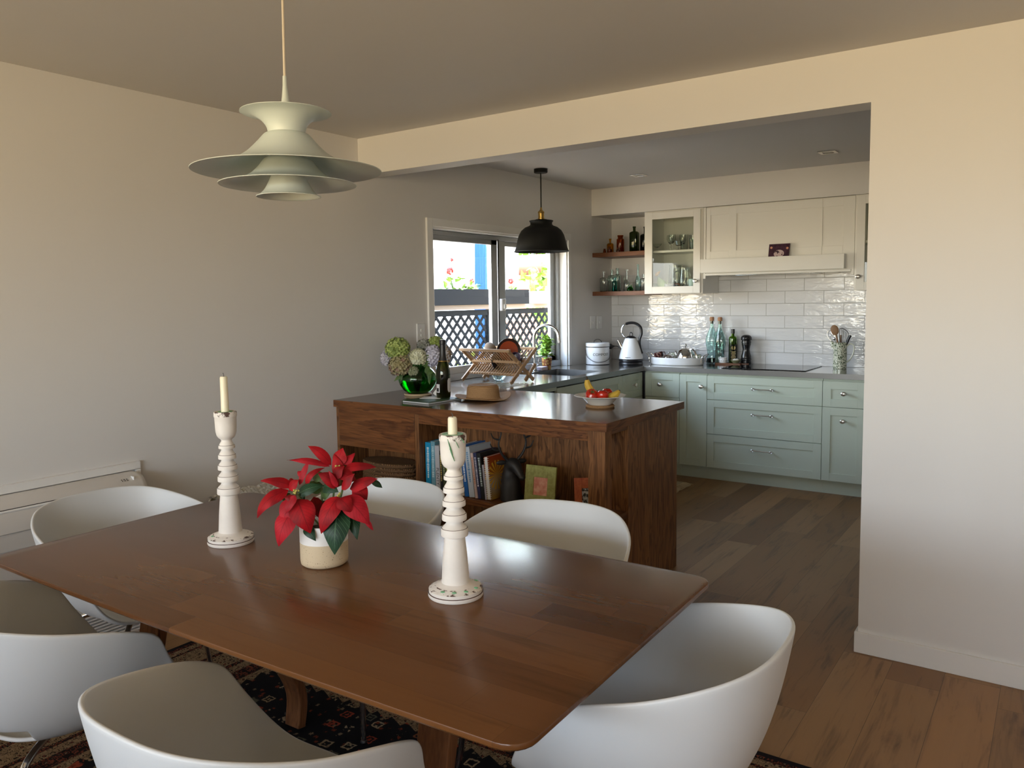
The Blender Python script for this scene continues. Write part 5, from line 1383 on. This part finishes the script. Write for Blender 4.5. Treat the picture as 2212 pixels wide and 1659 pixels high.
for x0 in (-.515, .515):
    for s in (-1, 1):
        obj('leg', strap([(s * .17, .70), (s * .185, .56), (s * .225, .38), (s * .275, .23), (s * .315, .12), (s * .303, .0135)], .082, .032, x0), WALNUT, t, bevel=.003)
    obj('cross_bearer', bx(x0 - .045, x0 + .045, -.33, .33, .70, .7268), OAKY, t, bevel=.003)
obj('stretcher', bx(-.50, .47, -.035, .035, .66, .6995), OAKX, t, bevel=.003)

# ================================================================== TUB CHAIRS
RIM = [(0, -.29, .775), (.12, -.278, .772), (.215, -.225, .76), (.278, -.12, .73), (.30, 0, .70), (.298, .10, .675), (.288, .165, .645), (.268, .21, .58), (.24, .25, .50), (.19, .285, .455), (.10, .31, .44), (0, .315, .437)]
RIM = [(x * .9796, y * (1.0064 if y < 0 else .716), z - (.003 if z > .6 else 0)) for x, y, z in RIM]
RIM = [(x, y * (1 if y < .17 else 1.1), z) for x, y, z in RIM]
CHM = NT('matt white moulded shell'); CHM.set(col=(.65, .67, .69), rough=.42, spec=.45); CHM = CHM.m
def make_chair(lab):
    t = thing('tub_chair', lab, 'chair', (0, 0, 0), 0, 'white tub chairs around the dining table')
    full = RIM + [(-x, y, z) for x, y, z in RIM[-2:0:-1]]
    rim = smooth_path(full, 3, closed=True); N = len(rim); K = 14
    b = NB(); rows = []
    zb = .425
    for k in range(K + 1):
        u = k / K; row = []
        for p in rim:
            bp = Vector((p.x * .42, p.y * .42 - .0, zb)); hgt = p.z - zb
            dx = Vector((p.x, p.y, zb)) - bp
            P0 = bp; P1 = bp + dx * .50; P2 = bp + dx * .78 + Vector((0, 0, hgt * .33)); P3 = p
            q = P0 * (1 - u) ** 3 + P1 * 3 * u * (1 - u) ** 2 + P2 * 3 * u * u * (1 - u) + P3 * u ** 3
            row.append(b.verts.new(q))
        rows.append(row)
    slot = set()
    for k in range(K):
        for i in range(N):
            j = (i + 1) % N; vs = (rows[k][i], rows[k][j], rows[k + 1][j], rows[k + 1][i])
            c = sum((v.co for v in vs), Vector()) / 4
            ang_ = math.degrees(math.atan2(abs(c.x), -c.y)); 
            if (k == 4 and ang_ < 51) or (k in (3, 5) and ang_ < 47): continue
            b.faces.new(vs)
    c = b.verts.new((0, 0, zb - .006))
    mid = [b.verts.new((p.co.x * .5, p.co.y * .5, zb - .004)) for p in rows[0]]
    for i in range(N):
        j = (i + 1) % N; b.faces.new((rows[0][j], rows[0][i], mid[i], mid[j])); b.faces.new((mid[j], mid[i], c))
    bmesh.ops.recalc_face_normals(b, faces=b.faces)
    s = obj('shell', b, CHM, t, ang=180)
    m = s.modifiers.new('thickness', 'SOLIDIFY'); m.thickness = .011; m.offset = 0
    m = s.modifiers.new('b', 'BEVEL'); m.width = .0045; m.segments = 2; m.limit_method = 'ANGLE'; m.angle_limit = R(50)
    m = s.modifiers.new('s', 'SUBSURF'); m.levels = 1; m.render_levels = 1
    b = NB(); lathe(b, [(0, .385), (.05, .385), (.055, .39), (.055, .412), (0, .412)], 24)
    obj('mount', b, WHP, t)
    for sx_ in (-1, 1):
        for sy_ in (-1, 1):
            obj('leg', TB(smooth_path([(sx_ * .03, sy_ * .03, .392), (sx_ * .09, sy_ * .10, .388), (sx_ * .125, sy_ * .14, .372), (sx_ * .14, sy_ * .155, .33), (sx_ * .155, sy_ * .172, .20), (sx_ * .175, sy_ * .195, .018)], 5), .0095, 12), CHROME, t)
            obj('foot_cap', TB([(sx_ * .1745, sy_ * .1945, .02), (sx_ * .176, sy_ * .196, .0135)], .011, 12), BLACKP, t)
    return t
CH = [((.794, -1.915), -88.5, 'white tub chair at the left head of the table, in front of the wall heater'),
      ((2.108, -1.391), 191.6, 'white tub chair on the island side of the table, right of the tall candlestick'),
      ((1.401, -1.436), 183.7, 'white tub chair on the island side, between poinsettia and tall candlestick'),
      ((1.339, -2.431), -2.8, 'white tub chair in the near left corner, cut off by the frame edge'),
      ((2.19, -2.449), 1.3, 'white tub chair nearest the viewer at the bottom centre'),
      ((2.697, -1.839), 91.0, 'white tub chair at the right head of the table')]
ch0 = make_chair(CH[0][2])
for i, (p, a, lab) in enumerate(CH):
    c = ch0 if i == 0 else copy_tree(ch0)
    c.location = (p[0], p[1], .0); c.rotation_euler = (0, 0, R(a)); c['label'] = lab

# ================================================================== CANDLESTICKS
DK = mat('bared dark wood', (.06, .025, .018), .7)
CREAM = speck('chalky cream paint', (.72, .67, .62), (.78, .73, .68), 18, .3, .7, .6)
WAXG = mat('green wax', (.16, .42, .22), .5)
WORN = NT('worn cream paint'); _n = WORN.noise(WORN.obj(), 55, 4, .65); WORN.set(col=WORN.ramp(_n, [(.50, (.75, .70, .65)), (.56, (.08, .04, .03))]), rough=.65); WORN = WORN.m
def candlestick(x, y, lab, ch, cr, rz, worn=False, drips=False):
    t = thing('candlestick', lab, 'candlestick', (x, y, .7505), rz, 'turned wooden candlesticks on the table')
    P = [(0, 0), (.064, 0, 0), (.066, .003, 0), (.066, .0098, 1), (.0640, .0112, 0), (.0645, .019, 2), (.058, .0225, 0), (.050, .0255, 2), (.047, .0265, 0), (.040, .029, 0), (.0335, .033, 0), (.0325, .045, 0), (.030, .085, 0), (.0268, .12, 0), (.0242, .143, 0)]
    def disc(z, r, h, nk): 
        return [(r, z, 0), (r + .0005, z + .002, 0), (r, z + h - .0015, 0), (r - .0008, z + h, 1), (r - .0022, z + h + .0006, 0), (r * .86, z + h + .004, 0), (nk * 1.08, z + h + .010, 0), (nk, z + h + .014, 0)]
    DS = ((.146, .032, .018, .0195), (.184, .029, .015, .0180), (.218, .027, .013, .0170), (.250, .0248, .012, .0160), (.281, .023, .009, .0145))
    for q, (z, r, h, nk) in enumerate(DS):
        P += disc(z, r, h, nk)
        if q < 4: P += [(nk * .99, DS[q + 1][0] - .003, 0), (nk * 1.02, DS[q + 1][0] - .0006, 1)]
    P += [(.0155, .307, 0), (.022, .312, 0), (.0265, .319, 0), (.0292, .330, 0), (.0300, .345, 0), (.0308, .372, 0), (.0318, .3735, 0), (.0325, .376, 2), (.0325, .384, 2), (.0315, .3885, 2), (.029, .3895, 0), (.0245, .3875, 0), (0, .386, 0)]
    prof = [(p[0], p[1]) for p in P]; mis = [(p[2] if len(p) > 2 else 0) for p in P][:-1]
    obj('turned_body', LA(prof, 48, mis=mis), [CREAM, DK, WORN], t, ang=40)
    b = LA([(0, .386), (cr * 1.02, .386), (cr, .39), (cr * .96, .387 + ch - .004), (cr * .8, .387 + ch), (0, .387 + ch - .001)], 24)
    c = obj('candle', b, IVORY, t)
    obj('wick', TB(smooth_path([(0, 0, .386 + ch), (.001, 0, .392 + ch), (-.003, 0, .397 + ch)], 3), .0009, 5), BLACKP, c)
    if drips:
        b = NB()
        for a, z0, z1, w_ in ((-38, .382, .345, .0042), (-30, .36, .33, .003), (-10, .384, .36, .002), (20, .384, .37, .0025)):
            aa = R(a - 90 + 30)
            tube(b, [((.0315 + .0005) * math.cos(aa + q * .35), (.0315 + .0005) * math.sin(aa + q * .35), z0 + (z1 - z0) * q) for q in (0, .35, .7, 1)], [w_ * .4, w_ * .8, w_, w_ * .5], 6, flat=(1, .35))
        for a in (10, 40, 75, -20, 130):
            aa = R(a - 90); ball(b, (.054 * math.cos(aa), .054 * math.sin(aa), .0245), .006, .0045, .0018, seg=8, rings=5)
        lathe(b, [(.013, .3878), (.026, .3886), (.0245, .3895), (.013, .3885)], 24, closed=True)
        obj('wax_drips', b, WAXG, t)
    else:
        b = NB(); ball(b, (-.02, -.046, .025), .007, .005, .0018, seg=8, rings=5); lathe(b, [(.013, .3878), (.022, .3885), (.02, .389), (.013, .3885)], 20, closed=True); obj('wax_drips', b, WAXG, t)
candlestick(1.422, -1.968, 'cream turned candlestick with tall candle, left of the poinsettia', .104, .0112, 0)
candlestick(2.246, -1.935, 'cream turned candlestick with short candle stub and green wax drips, right of the poinsettia', .042, .0112, R(25), True, True)

# ================================================================== POINSETTIA
PC = Vector((1.80, -1.945, .7505))
t = thing('poinsettia', 'red poinsettia in a white and speckled beige pot on the table', 'plant', PC)
TV2 = Vector((.574, -.819, 0)); RV2 = Vector((.819, .574, 0))
b = LA([(0, 0), (.056, 0), (.062, .005), (.0635, .015), (.0635, .0635)], 48)
pot = obj('pot_base', b, STONE, t, ang=60)
b = LA([(.0636, .0636), (.0637, .105), (.0625, .1115), (.0595, .112), (.058, .105), (.058, .02), (0, .02)], 48); obj('pot_glazed_rim', b, mat('white glaze', (.80, .77, .74), .3), t, ang=60)
obj('soil', LA([(0, .092), (.0575, .09)], 24), SOIL, t, smooth=False)
def pc(X, Y, d):  # X, Y are pixels of an enlarged image crop, scaled to metres
    q = RV2 * ((X - 648) * .00027) + TV2 * d; q.z = (1451 - Y) * .00027; return q
RB = [ # base, tip, width, arch, depth base, depth tip, pink?
 ((745, 460), (510, 272), 100, .022, .0, -.01, 0), ((730, 472), (330, 392), 66, .012, .0, .02, 1), ((800, 470), (852, 305), 135, .006, -.01, -.02, 0),
 ((860, 470), (962, 368), 85, .004, -.01, -.03, 1), ((880, 492), (1192, 492), 95, .012, .01, .0, 0), ((955, 672), (1236, 566), 125, .01, .04, .05, 0),
 ((880, 672), (1014, 510), 95, .006, .045, .05, 0), ((850, 642), (652, 500), 130, .012, .04, .05, 0), ((840, 600), (770, 360), 110, .008, .0, -.01, 0),
 ((800, 560), (900, 450), 110, .008, .03, .03, 0), ((840, 640), (770, 470), 50, .004, .055, .06, 1),
 ((380, 655), (75, 586), 100, .014, .02, .03, 0), ((345, 680), (50, 936), 140, .03, .03, .05, 0), ((395, 745), (330, 1000), 150, .015, .05, .07, 1),
 ((410, 850), (283, 1186), 185, .02, .06, .08, 1), ((460, 745), (592, 1062), 225, .02, .06, .08, 0), ((862, 722), (698, 1062), 180, .02, .06, .085, 0),
 ((870, 732), (1000, 865), 140, .012, .07, .08, 0), ((905, 735), (1156, 1000), 205, .02, .05, .07, 1), ((1100, 985), (1168, 1086), 45, .004, .04, .04, 1),
 ((985, 660), (1105, 800), 150, .01, .02, .02, 0), ((445, 640), (548, 395), 60, .008, .02, .01, 1), ((470, 560), (400, 530), 70, .004, .0, -.01, 1),
 ((510, 650), (690, 482), 70, .025, .02, .01, 0), ((460, 690), (368, 862), 80, .006, .08, .09, 1), ((350, 680), (450, 580), 100, .006, .03, .03, 0), ((400, 690), (400, 745), 90, .004, .07, .085, 0),
 ((830, 520), (1010, 600), 120, .01, .02, .03, 0), ((560, 780), (650, 1000), 110, .01, .0, .02, 0), ((300, 640), (390, 620), 80, .004, .0, .0, 0)]
for i, (a, c, w_, ar, d0, d1, pk) in enumerate(RB):
    bm, uvl = leafbm()
    A, B_ = pc(*a, d0), pc(*c, d1)
    leaf(bm, uvl, A, B_, w_ * .00027 * 1.25, ar, (TV2.x * .8, TV2.y * .8, .75), .22, 9, .0018)
    obj('bract', bm, PINKL if pk else REDL, t)
for a, c, w_, ar, d0, d1, dark in (((845, 830), (826, 1264), 250, .018, .05, .09, 1), ((960, 900), (1025, 1156), 115, .01, .03, .06, 1), ((520, 1020), (636, 1146), 100, .01, .05, .075, 1), ((270, 930), (214, 1218), 105, .01, .0, .02, 1),
                                  ((435, 720), (700, 640), 110, .015, .04, .03, 1), ((690, 640), (850, 690), 130, .01, .03, .05, 1), ((1120, 640), (1228, 726), 60, .008, -.02, -.03, 1), ((650, 720), (480, 640), 120, .01, .0, .0, 0), ((640, 780), (760, 700), 110, .01, .0, .01, 0), ((700, 820), (640, 900), 100, .0, .0, .02, 1),
                                  ((560, 600), (690, 560), 110, .012, .0, .0, 0), ((740, 800), (860, 880), 110, .01, .02, .05, 1), ((900, 780), (980, 900), 90, .01, .0, .02, 1), ((420, 850), (470, 760), 60, .0, .0, .0, 1), ((300, 720), (350, 810), 90, .004, .02, .04, 0)):
    bm, uvl = leafbm(); leaf(bm, uvl, pc(*a, d0), pc(*c, d1), w_ * .00027 * 1.2, ar, (TV2.x, TV2.y, .6), .2, 9, .0012); obj('leaf', bm, GREENL if dark else OLIVL, t)
b = NB(); 
for (X, Y, d) in ((455, 690, .05), (862, 715, .06), (800, 480, .0), (640, 640, .0), (900, 560, .02)):
    tube(b, smooth_path([Vector((0, 0, .09)), pc((X + 648) / 2, 960, d * .3), pc(X, Y + 10, d)], 5), .0028, 6)
obj('stem', b, OLIVL, t)
b = NB()
for (X, Y, d) in ((455, 670, .06), (862, 700, .075), (815, 480, .015)):
    for k in range(6): ball(b, pc(X, Y, d) + Vector((random.uniform(-.006, .006), random.uniform(-.006, .006), random.uniform(-.004, .006))), .0028, seg=8, rings=6)
obj('flower_buds', b, mat('yellow green buds', (.42, .38, .08), .5), t)

# ================================================================== PENDANTS AND DOWNLIGHTS
LX_, LY_ = 1.746, -1.975
t = thing('pendant_lamp', 'white layered metal pendant lamp hanging over the dining table', 'pendant lamp', (LX_, LY_, 1.69), 0)
LW = mat('cream white lamp enamel', (.57, .625, .60), .4)
z0 = 1.69
def shade(name, prof, th=.0016):
    P = [(r, z - z0) for r, z in prof]
    Q = P + [(r - th * .6, z - th) if i < len(P) - 1 else (r - .0006, z - th) for i, (r, z) in reversed(list(enumerate(P)))]
    return obj(name, LA(Q, 72, closed=True), LW, t, ang=60)
def cv(pts, n=6): return [(p.x, p.z) for p in smooth_path([(r, 0, z) for r, z in pts], n)]
shade('main_shade', cv([(.046, 1.8895), (.058, 1.884), (.076, 1.864), (.105, 1.836), (.145, 1.813), (.20, 1.799), (.2405, 1.793)]))
shade('middle_shade', cv([(.045, 1.828), (.060, 1.821), (.078, 1.799), (.103, 1.778), (.14, 1.763), (.1745, 1.758)]))
shade('lower_shade', cv([(.034, 1.792), (.0415, 1.785), (.05, 1.765), (.062, 1.744), (.075, 1.731), (.0825, 1.728)]))
P = cv([(.0465, 1.8885), (.051, 1.905), (.064, 1.921), (.085, 1.934), (.115, 1.940)])
Q = [(r, z - z0) for r, z in P] + [(r - .0006, z - z0 + .0016) for r, z in P[::-1]]
obj('top_shade', LA(Q, 72, closed=True), LW, t, ang=60)
obj('cap_plate', LA([(0, 1.932 - z0), (.066, 1.9255 - z0), (.066, 1.927 - z0), (0, 1.9335 - z0)], 48), LW, t)
obj('cord_cone', LA([(.0145, 1.932 - z0), (.0135, 1.950 - z0), (.009, 1.98 - z0), (.0058, 2.01 - z0), (.005, 2.033 - z0), (0, 2.034 - z0)], 24), LW, t)
b = NB()
for k in range(3):
    a = 2 * PI * k / 3 + .4
    tube(b, [(.052 * math.cos(a), .052 * math.sin(a), 1.875 - z0), (.052 * math.cos(a), .052 * math.sin(a), 1.825 - z0)], .0022, 8)
    tube(b, [(.037 * math.cos(a), .037 * math.sin(a), 1.83 - z0), (.037 * math.cos(a), .037 * math.sin(a), 1.787 - z0)], .0022, 8)
obj('strut', b, LW, t)
b = NB(); lathe(b, [(0, 1.80 - z0), (.02, 1.80 - z0), (.022, 1.86 - z0), (0, 1.88 - z0)], 20); obj('bulb_holder', b, WHP, t)
obj('cord', TB([(0, 0, 2.03 - z0), (.002, .004, 2.399 - z0)], .0034, 8), mat('cream cord', (.62, .55, .46), .5), t)
t = thing('black_pendant', 'black metal dome pendant lamp with brass neck over the sink', 'pendant lamp', (.252, 1.588, 1.80))
obj('ceiling_rose', LA([(0, .599), (.05, .599), (.05, .575), (.046, .571), (0, .571)], 32), BLACKM, t)
obj('cord', TB([(0, 0, .575), (0, 0, .31)], .0045, 8), BLACKM, t)
obj('brass_holder', LA([(0, .322), (.007, .322), (.008, .308), (.014, .300), (.023, .292), (.024, .283), (.0215, .28), (.0215, .25), (.024, .247), (.024, .236), (0, .236)], 24), BRASS, t)
P = [(.02, .238), (.04, .236), (.044, .230), (.082, .228), (.086, .2245), (.078, .214), (.077, .200), (.085, .190), (.115, .178), (.142, .155), (.160, .122), (.172, .08), (.180, .04), (.190, .010), (.195, .004), (.194, .0)]
P = [(r * 1.04, z) for r, z in P]
obj('dome', LA(P + [(r - .003, z - .0005 if z > .19 else z) for r, z in P[::-1]], 64, closed=True), BLACKM, t, ang=50)
b = NB(); ball(b, (0, 0, .14), .028, .028, .035); obj('bulb', b, mat('bulb glass', (.7, .7, .68), .2), t)
for x, y, lab in ((.687, 2.315, 'left square recessed downlight in the kitchen ceiling'), (2.097, 2.235, 'right square recessed downlight in the kitchen ceiling')):
    t = thing('downlight', lab, 'downlight', (x, y, H), group='square recessed downlights')
    b = NB(); 
    for a in ((-.055, .055, -.055, -.034), (-.055, .055, .034, .055), (-.055, -.034, -.034, .034), (.034, .055, -.034, .034)): box(b, *a, -.006, -.0005)
    obj('trim_plate', b, CHROME, t, bevel=.001)
    obj('lamp_face', LA([(0, -.004), (.02, -.004), (.033, -.001)], 20), mat('lamp face', (.6, .58, .5), .25), t)

# ================================================================== LIGHT
wd = bpy.data.worlds.new('sky'); S.world = wd; wd.use_nodes = True
nt = wd.node_tree; bg = nt.nodes['Background']
tc = nt.nodes.new('ShaderNodeTexCoord'); sp = nt.nodes.new('ShaderNodeSeparateXYZ'); nt.links.new(tc.outputs['Generated'], sp.inputs[0])
mp = nt.nodes.new('ShaderNodeMapRange'); mp.inputs['From Min'].default_value = -1; mp.inputs['From Max'].default_value = 1; nt.links.new(sp.outputs[2], mp.inputs['Value'])
rp = nt.nodes.new('ShaderNodeValToRGB'); nt.links.new(mp.outputs[0], rp.inputs[0])
e = rp.color_ramp.elements; e[0].position = 0; e[0].color = (.58, .41, .215, 1); e[1].position = 1; e[1].color = (.42, .62, 1.0, 1)
for p, c in ((.46, (.82, .60, .34)), (.495, (1.12, .98, .76)), (.52, (1.29, 1.28, 1.26)), (.56, (1.08, 1.16, 1.28)), (.75, (.60, .76, 1.08))):
    q = e.new(p); q.color = (*c, 1)
nt.links.new(rp.outputs[0], bg.inputs[0]); bg.inputs[1].default_value = 9.0
def portal(name, loc, rot, sx_, sy_):
    l = bpy.data.lights.new(name, 'AREA'); l.shape = 'RECTANGLE'; l.size = sx_; l.size_y = sy_; l.cycles.is_portal = True
    o = bpy.data.objects.new(name, l); C.objects.link(o); o.location = loc; o.rotation_euler = rot
portal('rear_door_daylight', (2.73, YB - .01, 1.06), (R(90), 0, 0), 5.34, 2.12)
portal('side_door_daylight', (-.03, -6.1, 1.05), (R(90), 0, R(-90)), 1.6, 2.1)
portal('kitchen_window_daylight', (-.145, 1.511, 1.42), (R(90), 0, R(-90)), 1.74, 1.05)
sl = bpy.data.lights.new('sun', 'SUN'); sl.energy = 5; sl.angle = R(.6); sl.color = (1, .93, .82)
so = bpy.data.objects.new('sun', sl); C.objects.link(so); so.rotation_euler = Vector((.02, .75, .66)).to_track_quat('Z', 'Y').to_euler()

# ================================================================== CAMERA
rx, ry, rz = 1.48454363, -.01397706, .61134563
M = Matrix.Rotation(rz, 3, 'Z') @ Matrix.Rotation(rx, 3, 'X') @ Matrix.Rotation(ry, 3, 'Z')
cam = bpy.data.cameras.new('camera'); cam.sensor_width = 36; cam.lens = 36 * 1705.87 / 2212
cam.shift_x = 7.8385 / 2212; cam.shift_y = -33.997 / 2212; cam.clip_start = .05
co = bpy.data.objects.new('camera', cam); C.objects.link(co)
co.matrix_world = Matrix.Translation((3.40909, -3.36243, 1.45108)) @ M.to_4x4()
S.camera = co
S.view_settings.view_transform = 'Standard'; S.view_settings.look = 'None'; S.view_settings.gamma = 1; S.view_settings.use_curve_mapping = False
S.view_settings.exposure = 0.6
S.cycles.max_bounces = 10; S.cycles.diffuse_bounces = 6; S.cycles.glossy_bounces = 4; S.cycles.transmission_bounces = 10; S.cycles.transparent_max_bounces = 12
S.cycles.caustics_reflective = False; S.cycles.caustics_refractive = False
S.cycles.sample_clamp_indirect = 6
